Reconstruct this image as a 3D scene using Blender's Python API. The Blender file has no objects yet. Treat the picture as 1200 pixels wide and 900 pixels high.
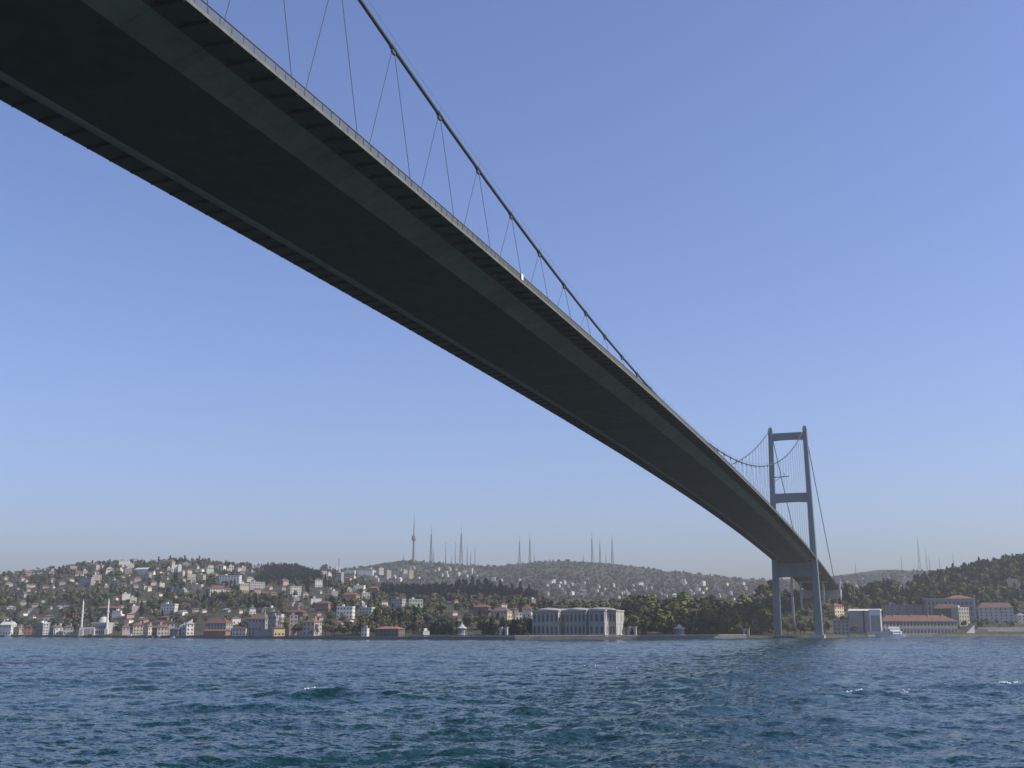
import bpy, bmesh, math, random
import numpy as np
from mathutils import Vector, Matrix
R = math.radians
random.seed(7); rng = np.random.default_rng(11)
scn = bpy.context.scene
COL = scn.collection

# ------------------------------------------------------------------ camera
F, YAW, PIT, ROL = 1313.9, R(19.088), R(12.40), R(-0.0685)
CX, CY, CZ = 80.954, -371.238, 5.959
fw = np.array([-math.sin(YAW), math.cos(YAW), 0.0]); rt = np.array([math.cos(YAW), math.sin(YAW), 0.0]); up = np.array([0, 0, 1.0])
Fv = fw*math.cos(PIT) + up*math.sin(PIT); Uv = up*math.cos(PIT) - fw*math.sin(PIT)
Rx = rt*math.cos(ROL) + Uv*math.sin(ROL); Ux = -rt*math.sin(ROL) + Uv*math.cos(ROL)
cam = bpy.data.cameras.new("camera"); camo = bpy.data.objects.new("camera", cam); COL.objects.link(camo)
M = Matrix.Identity(4)
for i in range(3):
    M[i][0], M[i][1], M[i][2] = Rx[i], Ux[i], -Fv[i]
M[0][3], M[1][3], M[2][3] = CX, CY, CZ
camo.matrix_world = M
cam.sensor_width = 36; cam.lens = F/1200*36; cam.clip_start = 0.5; cam.clip_end = 40000
scn.camera = camo

def ray(px, py):
    """photo pixel -> (u, s): the world point at forward distance d is cam + d*(fw + u*rt), height CZ + d*s"""
    x = (np.asarray(px, float)-600)/F; y = (450-np.asarray(py, float))/F
    c, s_ = math.cos(ROL), math.sin(ROL)
    X = x*c - y*s_; Y = x*s_ + y*c
    h = math.cos(PIT) - Y*math.sin(PIT)
    return X/h, (math.sin(PIT) + Y*math.cos(PIT))/h
def wxy(u, d): return CX + d*(fw[0]+u*rt[0]), CY + d*(fw[1]+u*rt[1])
def ud(x, y):
    dx, dy = x-CX, y-CY
    d = dx*fw[0]+dy*fw[1]; return (dx*rt[0]+dy*rt[1])/d, d
def project(x, y, z):
    v = np.stack([np.asarray(x)-CX, np.asarray(y)-CY, np.asarray(z)-CZ], -1)
    zc = v@Fv
    return 600+F*(v@Rx)/zc, 450-F*(v@Ux)/zc

# ------------------------------------------------------------------ materials
def nn(t, typ, **kw):
    n = t.nodes.new(typ)
    for k, v in kw.items(): setattr(n, k, v)
    return n
MATS = {}
def mat(name, col, rough=0.8, var=0.18, scale=0.6, rnd=0.0, metal=0.0, spec=0.3, tint=False, streak=0.0, seam=0.0):
    if name in MATS: return MATS[name]
    m = bpy.data.materials.new(name); m.use_nodes = True; t = m.node_tree
    b = t.nodes["Principled BSDF"]; L = t.links.new
    b.inputs["Roughness"].default_value = rough; b.inputs["Metallic"].default_value = metal
    b.inputs["Specular IOR Level"].default_value = spec
    tc = nn(t, "ShaderNodeTexCoord"); mp = nn(t, "ShaderNodeMapping")
    L(tc.outputs["Object"], mp.inputs[0])
    if streak: mp.inputs["Scale"].default_value = (1, 1, streak)
    no = nn(t, "ShaderNodeTexNoise"); no.inputs["Scale"].default_value = scale; no.inputs["Detail"].default_value = 6
    no.inputs["Roughness"].default_value = 0.65
    L(mp.outputs[0], no.inputs["Vector"])
    mr = nn(t, "ShaderNodeMapRange"); mr.inputs[1].default_value = 0.3; mr.inputs[2].default_value = 0.7
    mr.inputs[3].default_value = 1-var; mr.inputs[4].default_value = 1+var
    L(no.outputs["Fac"], mr.inputs[0])
    val = mr.outputs[0]
    if rnd:
        oi = nn(t, "ShaderNodeObjectInfo"); m2 = nn(t, "ShaderNodeMapRange")
        m2.inputs[3].default_value = 1-rnd; m2.inputs[4].default_value = 1+rnd
        L(oi.outputs["Random"], m2.inputs[0])
        mm = nn(t, "ShaderNodeMath", operation="MULTIPLY"); L(val, mm.inputs[0]); L(m2.outputs[0], mm.inputs[1]); val = mm.outputs[0]
    if seam:      # transverse weld seams and rows of stiffeners along the deck
        sx = nn(t, "ShaderNodeSeparateXYZ"); L(tc.outputs["Object"], sx.inputs[0])
        for ax, per, w, dk in ((1, seam, .012, .72), (0, 1.52, .05, .88), (1, seam*4, .30, .86)):
            d = nn(t, "ShaderNodeMath", operation="DIVIDE"); L(sx.outputs[ax], d.inputs[0]); d.inputs[1].default_value = per
            f = nn(t, "ShaderNodeMath", operation="FRACT"); L(d.outputs[0], f.inputs[0])
            lt = nn(t, "ShaderNodeMath", operation="LESS_THAN"); L(f.outputs[0], lt.inputs[0]); lt.inputs[1].default_value = w
            m3 = nn(t, "ShaderNodeMapRange"); L(lt.outputs[0], m3.inputs[0]); m3.inputs[3].default_value = 1; m3.inputs[4].default_value = dk
            mm = nn(t, "ShaderNodeMath", operation="MULTIPLY"); L(val, mm.inputs[0]); L(m3.outputs[0], mm.inputs[1]); val = mm.outputs[0]
    vm = nn(t, "ShaderNodeVectorMath", operation="SCALE")
    L(val, vm.inputs["Scale"])
    if tint:
        at = nn(t, "ShaderNodeAttribute"); at.attribute_name = "tint"; L(at.outputs["Color"], vm.inputs[0])
    else: vm.inputs[0].default_value = col[:3]
    L(vm.outputs[0], b.inputs["Base Color"])
    MATS[name] = m; return m

# ------------------------------------------------------------------ mesh helpers
class MB:
    def __init__(s): s.v = []; s.f = []; s.mi = []
    def add(s, vs, fs, mi=0):
        o = len(s.v); s.v += [tuple(map(float, q)) for q in vs]
        for f in fs: s.f.append([i+o for i in f]); s.mi.append(mi)
    def box(s, x0, x1, y0, y1, z0, z1, mi=0):
        s.add([(x0,y0,z0),(x1,y0,z0),(x1,y1,z0),(x0,y1,z0),(x0,y0,z1),(x1,y0,z1),(x1,y1,z1),(x0,y1,z1)],
              [(3,2,1,0),(4,5,6,7),(0,1,5,4),(1,2,6,5),(2,3,7,6),(3,0,4,7)], mi)
    def frustum(s, c0, c1, a0, a1, mi=0):
        """box between centre c0 (half sizes a0) and c1 (half sizes a1)"""
        vs = []
        for c, a in ((c0, a0), (c1, a1)):
            vs += [(c[0]-a[0],c[1]-a[1],c[2]),(c[0]+a[0],c[1]-a[1],c[2]),(c[0]+a[0],c[1]+a[1],c[2]),(c[0]-a[0],c[1]+a[1],c[2])]
        s.add(vs, [(3,2,1,0),(4,5,6,7),(0,1,5,4),(1,2,6,5),(2,3,7,6),(3,0,4,7)], mi)
    def tube(s, pts, r, n=6, mi=0):
        pts = [Vector(p) for p in pts]; k = len(pts)
        rs = r if isinstance(r, (list, tuple)) else [r]*k
        vs = []; fs = []
        for i, p in enumerate(pts):
            t = (pts[min(i+1, k-1)]-pts[max(i-1, 0)]).normalized()
            a = t.cross(Vector((0, 0, 1)))
            if a.length < 1e-3: a = Vector((1, 0, 0))
            a.normalize(); b = t.cross(a)
            for j in range(n):
                q = 2*math.pi*j/n; vs.append(p + a*math.cos(q)*rs[i] + b*math.sin(q)*rs[i])
        for i in range(k-1):
            for j in range(n):
                j2 = (j+1) % n; fs.append((i*n+j, i*n+j2, (i+1)*n+j2, (i+1)*n+j))
        fs.append(tuple(range(n))[::-1]); fs.append(tuple((k-1)*n+j for j in range(n)))
        s.add(vs, fs, mi)
    def lathe(s, prof, c=(0,0,0), n=12, mi=0):
        vs = []; fs = []
        for r, z in prof:
            for j in range(n):
                q = 2*math.pi*j/n; vs.append((c[0]+r*math.cos(q), c[1]+r*math.sin(q), c[2]+z))
        for i in range(len(prof)-1):
            for j in range(n):
                j2 = (j+1) % n; fs.append((i*n+j, i*n+j2, (i+1)*n+j2, (i+1)*n+j))
        fs.append(tuple(range(n))[::-1]); fs.append(tuple((len(prof)-1)*n+j for j in range(n)))
        s.add(vs, fs, mi)
    def strip(s, rings, mi=0, close=True, caps=True):
        """sweep of equal-length rings"""
        n = len(rings[0]); vs = [p for r in rings for p in r]; fs = []
        for i in range(len(rings)-1):
            for j in range(n if close else n-1):
                j2 = (j+1) % n; fs.append((i*n+j, i*n+j2, (i+1)*n+j2, (i+1)*n+j))
        if close and caps: fs.append(tuple(range(n))[::-1]); fs.append(tuple((len(rings)-1)*n+j for j in range(n)))
        s.add(vs, fs, mi)
    def mesh(s, name, mats, smooth=False):
        me = bpy.data.meshes.new(name); me.from_pydata(s.v, [], s.f); 
        for m in (mats if isinstance(mats, (list, tuple)) else [mats]): me.materials.append(m)
        if len(me.materials) > 1: me.polygons.foreach_set("material_index", s.mi)
        if smooth: me.polygons.foreach_set("use_smooth", [True]*len(me.polygons))
        me.update()
        bm = bmesh.new(); bm.from_mesh(me); bmesh.ops.recalc_face_normals(bm, faces=bm.faces); bm.to_mesh(me); bm.free()
        return me
    def build(s, name, mats, parent=None, smooth=False, loc=None):
        return link(name, s.mesh(name, mats, smooth), parent, loc)
def link(name, me, parent=None, loc=None):
    o = bpy.data.objects.new(name, me); COL.objects.link(o)
    if parent is not None: o.parent = parent
    if loc is not None: o.location = loc
    return o
def tag(o, label=None, cat=None, group=None, kind=None):
    if label: o["label"] = label
    if cat: o["category"] = cat
    if group: o["group"] = group
    if kind: o["kind"] = kind
    return o
def thing(name, loc, label, cat, group=None, rz=0.0):
    o = bpy.data.objects.new(name, None); COL.objects.link(o)
    o.empty_display_size = 1; o.location = loc; o.rotation_euler = (0, 0, rz)
    return tag(o, label, cat, group)
def np_mesh(name, V, Q, mats, smooth=False, tint=None):
    me = bpy.data.meshes.new(name)
    me.vertices.add(len(V)); me.vertices.foreach_set("co", np.asarray(V, np.float32).ravel())
    n = len(Q); me.loops.add(n*4); me.loops.foreach_set("vertex_index", np.asarray(Q, np.int32).ravel())
    me.polygons.add(n); me.polygons.foreach_set("loop_start", np.arange(0, n*4, 4, dtype=np.int32))
    me.polygons.foreach_set("loop_total", np.full(n, 4, np.int32))
    if smooth: me.polygons.foreach_set("use_smooth", np.ones(n, bool))
    for m in (mats if isinstance(mats, (list, tuple)) else [mats]): me.materials.append(m)
    if tint is not None:
        a = me.attributes.new("tint", "FLOAT_COLOR", "POINT")
        a.data.foreach_set("color", np.concatenate([tint, np.ones((len(V), 1))], 1).astype(np.float32).ravel())
    me.update(calc_edges=True); me.validate()
    return me
ORD = "first second third fourth fifth sixth seventh eighth ninth tenth eleventh twelfth thirteenth fourteenth fifteenth sixteenth seventeenth eighteenth nineteenth".split()
TENS = ["twentieth", "thirtieth", "fortieth", "fiftieth", "sixtieth"]; TEN2 = ["twenty", "thirty", "forty", "fifty", "sixty"]
def ordn(i):
    if i < 19: return ORD[i]
    a, b = divmod(i+1, 10)
    return TENS[a-2] if b == 0 else TEN2[a-2]+"-"+ORD[b-1]

# ------------------------------------------------------------------ terrain
def vnoise(x, y, seed=0):
    r = np.random.default_rng(seed); T = r.random((256, 256))
    xi = np.floor(x).astype(int); yi = np.floor(y).astype(int); fx = x-xi; fy = y-yi
    fx = fx*fx*(3-2*fx); fy = fy*fy*(3-2*fy)
    g = lambda a, b: T[a & 255, b & 255]
    return (g(xi,yi)*(1-fx)+g(xi+1,yi)*fx)*(1-fy)+(g(xi,yi+1)*(1-fx)+g(xi+1,yi+1)*fx)*fy
def fbm(x, y, o=4, seed=0):
    s = 0; a = 1; w = 0
    for k in range(o): s = s+a*(vnoise(x*2**k, y*2**k, seed+k)-.5); w += a; a *= .5
    return s/w
KU = math.cos(PIT)/F
def pxu(px): return (np.asarray(px, float)-600)*KU
SH = np.array([(-700,1500),(-200,1250),(0,1180),(200,950),(400,800),(600,750),(750,770),(830,840),(900,878),(936,868),(968,885),(1010,985),(1060,1035),(1200,1080),(1400,1150),(1900,1300)], float)
def shore(u): return np.interp(u, pxu(SH[:,0]), SH[:,1])
NEAR = np.array([(-700,2000,672),(-300,2000,676),(0,2000,676),(30,2000,673),(60,2000,667),(120,2000,662),(200,2000,661),(250,2000,663),(300,2000,666),(370,2000,668),
 (400,1900,673),(430,1750,688),(450,1600,698),(550,1500,698),(620,1400,706),(700,1300,713),(760,1280,705),(800,1250,704),(880,1160,704),(930,1150,700),(985,1150,697),(1010,1250,697),(1040,1350,693),
 (1090,1450,682),(1150,1500,668),(1200,1500,660),(1300,1500,655),(1900,1500,655)], float)
FAR = np.array([(-700,690),(0,690),(300,680),(380,669),(420,663),(450,659),(475,656.5),(500,658.5),(530,660),(570,663),(600,660.5),(630,657),(655,655),(680,656.5),(700,658.5),(740,663),(780,669),(830,674),(870,677),(905,680),
 (975,676),(1000,672.5),(1030,668.5),(1060,667.5),(1085,669),(1150,672),(1300,676),(1900,680)], float)
NU = 420
ug = np.linspace(pxu(-500), pxu(1700), NU)
dg = np.concatenate([np.linspace(0, 60, 10)[:-1], np.linspace(60, 1200, 110)[:-1], np.linspace(1200, 5600, 110)])   # distance beyond the shore
def build_terrain():
    sh = shore(ug); dn = np.interp(ug, pxu(NEAR[:,0]), NEAR[:,1]); yn = np.interp(ug, pxu(NEAR[:,0]), NEAR[:,2])
    yf = np.interp(ug, pxu(FAR[:,0]), FAR[:,1])
    Z = np.zeros((NU, len(dg)))
    for i, u in enumerate(ug):
        px = 600+u/KU
        zn = CZ + dn[i]*ray(px, yn[i])[1]; df = 3600.0; zf = CZ + df*ray(px, yf[i])[1]
        dv = dn[i]+ (450 if dn[i] > 1700 else 700); zv = min(zn-12, zf*0.42)
        D = [sh[i], sh[i]+22, sh[i]+70, dn[i], dv, df, 4600, 7000]
        z0 = 1.9; 
        H = [z0, float(np.interp(px, [1095, 1125], [2.3, 8.0])), float(np.interp(px, [0, 900, 1075, 1095, 1300], [4.5, 3.5, 4.0, 15, 15])), zn, zv, zf, zf*.6, 0]
        Z[i] = np.interp(sh[i]+dg, D, H)
    k = np.array([1,2,3,2,1])/9.
    Zs = Z.copy()
    for a in range(2): Zs = sum(k[j]*np.roll(Zs, j-2, 0) for j in range(5))
    Zs[:3] = Z[:3]; Zs[-3:] = Z[-3:]
    Zs[:, :4] = Z[:, :4]
    uu, dd = np.meshgrid(ug, dg, indexing="ij"); ds = shore(uu)+dd
    x, y = wxy(uu, ds)
    amp = np.clip((dd-60)/600, 0, 1)*np.interp(ds, [900, 2000, 3600], [5, 9, 9])
    Zs += amp*(fbm(x/190, y/190, 4, 3)*1.5 + fbm(x/55, y/55, 3, 9)*.35)
    return x, y, Zs
TX, TY, TZ = build_terrain()
def height(u, d):
    u = np.asarray(u, float); d = np.asarray(d, float)
    fi = np.clip((u-ug[0])/(ug[1]-ug[0]), 0, NU-1.001); i = fi.astype(int); a = fi-i
    r = np.clip(d-shore(u), 0, dg[-1]-1)
    j = np.clip(np.searchsorted(dg, r, side="right")-1, 0, len(dg)-2); b = (r-dg[j])/(dg[j+1]-dg[j])
    return (TZ[i,j]*(1-b)+TZ[i,j+1]*b)*(1-a)+(TZ[i+1,j]*(1-b)+TZ[i+1,j+1]*b)*a
def zat(x, y):
    u, d = ud(np.asarray(x, float), np.asarray(y, float)); return height(u, d)
def hit(px, py, dmin=None):
    """where the sight line of a photo pixel meets the ground: (x, y, z, d); d = nan where it misses"""
    u, s = ray(px, py); u = np.atleast_1d(u); s = np.atleast_1d(s)
    st = np.concatenate([np.linspace(2, 1300, 330), np.linspace(1306, 3400, 240)])
    D = shore(u)[:,None]+st[None]
    if dmin is not None: D = np.maximum(D, dmin)
    Hh = height(np.repeat(u[:,None], D.shape[1], 1), D); ok = Hh >= CZ+D*s[:,None]
    k = np.argmax(ok, 1); d = D[np.arange(len(u)), k]; d = np.where(ok.any(1), d, np.nan)
    x, y = wxy(u, d); return x, y, height(u, np.nan_to_num(d, nan=2000)), d

def terrain_mesh():
    V = np.stack([TX, TY, TZ], -1); V0 = V[:, :1].copy(); V0[..., 2] = -2.5
    V = np.concatenate([V0, V], 1); nu, nd = V.shape[:2]
    idx = np.arange(nu*nd).reshape(nu, nd)
    Q = np.stack([idx[:-1,:-1], idx[1:,:-1], idx[1:,1:], idx[:-1,1:]], -1).reshape(-1, 4)
    m = bpy.data.materials.new("hillside_ground"); m.use_nodes = True; t = m.node_tree; L = t.links.new; b = t.nodes["Principled BSDF"]
    b.inputs["Roughness"].default_value = 0.95; b.inputs["Specular IOR Level"].default_value = 0.1
    g = nn(t, "ShaderNodeNewGeometry")
    def noise(sc, det=6, ro=.6):
        n = nn(t, "ShaderNodeTexNoise"); n.inputs["Scale"].default_value = sc; n.inputs["Detail"].default_value = det; n.inputs["Roughness"].default_value = ro
        L(g.outputs["Position"], n.inputs["Vector"]); return n.outputs["Fac"]
    def mix(a, bcol, fac, lo, hi):
        r = nn(t, "ShaderNodeMapRange"); r.inputs[1].default_value = lo; r.inputs[2].default_value = hi; L(fac, r.inputs[0])
        mx = nn(t, "ShaderNodeMix", data_type="RGBA"); L(r.outputs[0], mx.inputs[0])
        for k, c in ((6, a), (7, bcol)):
            if isinstance(c, tuple): mx.inputs[k].default_value = (*c, 1)
            else: L(c, mx.inputs[k])
        return mx.outputs[2]
    c = mix((.065,.072,.040), (.085,.080,.052), noise(.008), .42, .58)
    c = mix(c, (.13,.11,.085), noise(.03, 8, .7), .56, .70)
    c = mix(c, (.042,.047,.032), noise(.045, 9, .75), .5, .60)
    c = mix(c, (.10,.125,.045), noise(.0045), .60, .68)
    L(c, b.inputs["Base Color"])
    o = link("hillside_terrain", np_mesh("hillside_terrain", V.reshape(-1, 3), Q, m, smooth=True)); tag(o, kind="structure")
terrain_mesh()

# ------------------------------------------------------------------ water
def ocean(N, Lt, wind, wdir, seed, small):
    r = np.random.default_rng(seed); k1 = 2*math.pi*np.fft.fftfreq(N, Lt/N)
    kx, ky = np.meshgrid(k1, k1, indexing="ij"); k = np.hypot(kx, ky); k[0,0] = 1e-6
    Lw = wind**2/9.81; P = np.exp(-1/(k*Lw)**2)/k**4*np.exp(-(k*small)**2)
    c = (kx*math.cos(wdir)+ky*math.sin(wdir))/k; P *= (0.25+0.75*c*c)*np.where(c < 0, .4, 1); P[0,0] = 0
    A = np.sqrt(P)*(r.normal(size=(N,N))+1j*r.normal(size=(N,N)))
    h = np.fft.ifft2(A).real; sc = 1/h.std(); 
    dx = np.fft.ifft2(-1j*kx/k*A).real*sc; dy = np.fft.ifft2(-1j*ky/k*A).real*sc
    return h*sc, dx, dy
def tile(T, x, y, Lt):
    N = T.shape[0]; fx = (x/Lt % 1)*N; fy = (y/Lt % 1)*N; i = fx.astype(int) % N; j = fy.astype(int) % N; a = fx-np.floor(fx); b = fy-np.floor(fy)
    i2 = (i+1) % N; j2 = (j+1) % N
    return (T[i,j]*(1-a)+T[i2,j]*a)*(1-b)+(T[i,j2]*(1-a)+T[i2,j2]*a)*b
# ship-wake swells seen in the photo: (px centre, py, half length in px, height)
SWELL = [(415,818,105,.60),(1010,820,78,.55),(1165,808,78,.50),(250,833,120,.42),(560,834,100,.42),(900,792,120,.30),(80,800,90,.30),(720,770,160,.22),(1120,765,140,.25)]
FOAM = []
def water():
    nu, nd = 860, 1050
    u = np.linspace(-0.95, 0.95, nu); d = 26*np.exp(np.linspace(0, math.log(1650/26), nd))
    uu, dd = np.meshgrid(u, d, indexing="ij"); x, y = wxy(uu, dd)
    z = np.zeros_like(x); ox = np.zeros_like(x); oy = np.zeros_like(x)
    patch = np.clip(1.0+.9*fbm(x/60, y/60, 3, 40), .6, 1.4)
    for N, Lt, wind, wd, seed, small, amp in ((512,173.0,6.5,2.6,1,.12,.115),(512,61.0,3.6,2.0,2,.05,.078),(512,23.7,2.2,2.9,3,.02,.030)):
        h, ax, ay = ocean(N, Lt, wind, wd, seed, small)
        f = amp*patch*np.interp(dd, [0, 300, 1200], [1, 1, .8])
        z += tile(h, x, y, Lt)*f; ox += tile(ax, x, y, Lt)*f*.9; oy += tile(ay, x, y, Lt)*f*.9
    for px, py, hl, hh in SWELL:
        cu, cs = ray(px, py); cd = -CZ/cs; wl = hl/F*cd
        a = (uu-cu)*dd; b = dd-cd + .12*a + 1.2*np.sin(a*.35+px) + 3.0*fbm(x/9, y/9, 2, 5)
        wd_ = 1.5+cd*.008
        z += hh*np.exp(-(a/wl)**4)*np.exp(-np.where(b < 0, (b/wd_)**2, (b/(2.2*wd_))**2))*(1+1.5*fbm(x/3, y/3, 4, 8))
    V = np.stack([x+ox, y+oy, z], -1).reshape(-1, 3)
    idx = np.arange(nu*nd).reshape(nu, nd)
    Q = np.stack([idx[:-1,:-1], idx[1:,:-1], idx[1:,1:], idx[:-1,1:]], -1).reshape(-1, 4)
    Wv = np.array([(-9000,-9000,-1.1),(9000,-9000,-1.1),(9000,9000,-1.1),(-9000,9000,-1.1)]); 
    Q = np.concatenate([Q, [[len(V), len(V)+1, len(V)+2, len(V)+3]]]); V2 = np.concatenate([V, Wv])
    m = bpy.data.materials.new("strait_water"); m.use_nodes = True; t = m.node_tree; L = t.links.new; b = t.nodes["Principled BSDF"]
    b.inputs["Roughness"].default_value = 0.10; b.inputs["IOR"].default_value = 1.333
    g = nn(t, "ShaderNodeNewGeometry")
    n0 = nn(t, "ShaderNodeTexNoise"); n0.inputs["Scale"].default_value = .02; L(g.outputs["Position"], n0.inputs["Vector"])
    mx = nn(t, "ShaderNodeMix", data_type="RGBA"); L(n0.outputs["Fac"], mx.inputs[0])
    mx.inputs[6].default_value = (.005,.029,.035,1); mx.inputs[7].default_value = (.006,.038,.042,1); L(mx.outputs[2], b.inputs["Base Color"])
    # unfiltered ripple normals: the slopes too fine for the mesh
    acc = None
    for sc, amt in ((1.7, .55), (6.0, .55), (.45, .26)):
        n = nn(t, "ShaderNodeTexNoise"); n.inputs["Scale"].default_value = sc; n.inputs["Detail"].default_value = 3
        mp = nn(t, "ShaderNodeMapping"); mp.inputs["Rotation"].default_value = (0, 0, .5); mp.inputs["Scale"].default_value = (.7, 1.3, 1)
        L(g.outputs["Position"], mp.inputs[0]); L(mp.outputs[0], n.inputs["Vector"])
        s1 = nn(t, "ShaderNodeVectorMath", operation="SUBTRACT"); L(n.outputs["Color"], s1.inputs[0]); s1.inputs[1].default_value = (.5, .5, .5)
        s2 = nn(t, "ShaderNodeVectorMath", operation="MULTIPLY"); L(s1.outputs[0], s2.inputs[0]); s2.inputs[1].default_value = (amt*2, amt*2, 0)
        if acc is None: acc = s2.outputs[0]
        else:
            ad = nn(t, "ShaderNodeVectorMath", operation="ADD"); L(acc, ad.inputs[0]); L(s2.outputs[0], ad.inputs[1]); acc = ad.outputs[0]
    n2 = nn(t, "ShaderNodeTexNoise"); n2.inputs["Scale"].default_value = 1.0; n2.inputs["Detail"].default_value = 4; mp2 = nn(t, "ShaderNodeMapping"); mp2.inputs["Rotation"].default_value = (0, 0, -.25); mp2.inputs["Scale"].default_value = (.012, .055, .05); L(g.outputs["Position"], mp2.inputs[0]); L(mp2.outputs[0], n2.inputs["Vector"])
    mr = nn(t, "ShaderNodeMapRange"); mr.inputs[1].default_value = .35; mr.inputs[2].default_value = .65; mr.inputs[3].default_value = .65; mr.inputs[4].default_value = 1.45; L(n2.outputs["Fac"], mr.inputs[0])
    sc_ = nn(t, "ShaderNodeVectorMath", operation="SCALE"); L(acc, sc_.inputs[0]); L(mr.outputs[0], sc_.inputs["Scale"])
    ad = nn(t, "ShaderNodeVectorMath", operation="ADD"); L(g.outputs["Normal"], ad.inputs[0]); L(sc_.outputs[0], ad.inputs[1])
    no = nn(t, "ShaderNodeVectorMath", operation="NORMALIZE"); L(ad.outputs[0], no.inputs[0]); L(no.outputs[0], b.inputs["Normal"])
    o = link("water", np_mesh("water", V2, Q, m, smooth=True)); tag(o, kind="structure")
    # foam: small broken flakes lying on the crests
    fm = MB(); zz = z; r = random.Random(4)
    for px, py, n, spr in ((366,811.5,110,9),(1001,815,22,8),(1013,814.5,16,6),(1178,804,26,7),(1190,803,12,6),(700,783,10,26),(1060,812,8,10)):
        cu, cs = ray(px, py); cd = -CZ/cs
        for k in range(n):
            a = r.gauss(0, spr/F*cd*.5); bb = r.gauss(.5, 1.1)
            d0 = cd+bb; u0 = cu+a/cd
            i = int((u0-u[0])/(u[1]-u[0])); j = int(np.searchsorted(d, d0))
            q_ = 5 if k % 3 else 16; lo, hi = max(j-q_, 0), min(j+q_+1, nd-1); j = lo+int(np.argmax(z[i, lo:hi]))
            c = V.reshape(nu, nd, 3)[i, j]; s = r.uniform(.04, .15); q = r.uniform(0, 6.28)
            pts = [(c[0]+s*r.uniform(.6,1.3)*math.cos(q+w*1.05), c[1]+s*r.uniform(.6,1.3)*math.sin(q+w*1.05), c[2]+.02) for w in range(6)]
            fm.add(pts+[(c[0], c[1], c[2]+s*.9)], [(w, (w+1) % 6, 6) for w in range(6)])
    o = fm.build("sea_foam", mat("foam_white", (.8,.82,.82), .6)); tag(o, "scattered white foam flecks breaking on the wake crests", "foam", kind="stuff")
water()

# ------------------------------------------------------------------ bridge
S = 537.0; HW = 16.935; ZM, KC = 70.783, 11.0
ZC, KS = 74.465, 89.7
def zd(y): return ZM-KC*(y/S)**2            # underside of the walkway edge
def zcab(y): return ZC+KS*(y/S)**2
steel = mat("bridge_grey_steel", (.20,.235,.245), .6, .12, .25, streak=.3)
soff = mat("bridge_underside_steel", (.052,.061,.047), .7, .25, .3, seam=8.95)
rail_m = mat("railing_pale_steel", (.15,.155,.14), .6, .1, .5)
dark_m = mat("cable_dark_steel", (.055,.07,.08), .6, .15, .5)
tow_m = mat("tower_blue_grey_steel", (.145,.19,.215), .55, .18, .12, streak=.25)
conc = mat("pale_concrete", (.42,.41,.38), .85, .15, .2)
web_m = mat("bridge_web_lit_steel", (.165,.17,.13), .65, .22, .35, seam=8.95)  # paler than the underside: light on the sloping webs put into the colour
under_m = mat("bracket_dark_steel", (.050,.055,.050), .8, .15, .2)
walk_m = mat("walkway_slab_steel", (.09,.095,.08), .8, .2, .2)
fasc_m = mat("fascia_weathered_steel", (.15,.15,.13), .8, .3, .5)
asph = mat("asphalt_road", (.05,.05,.05), .9, .15, 1.0)
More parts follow.
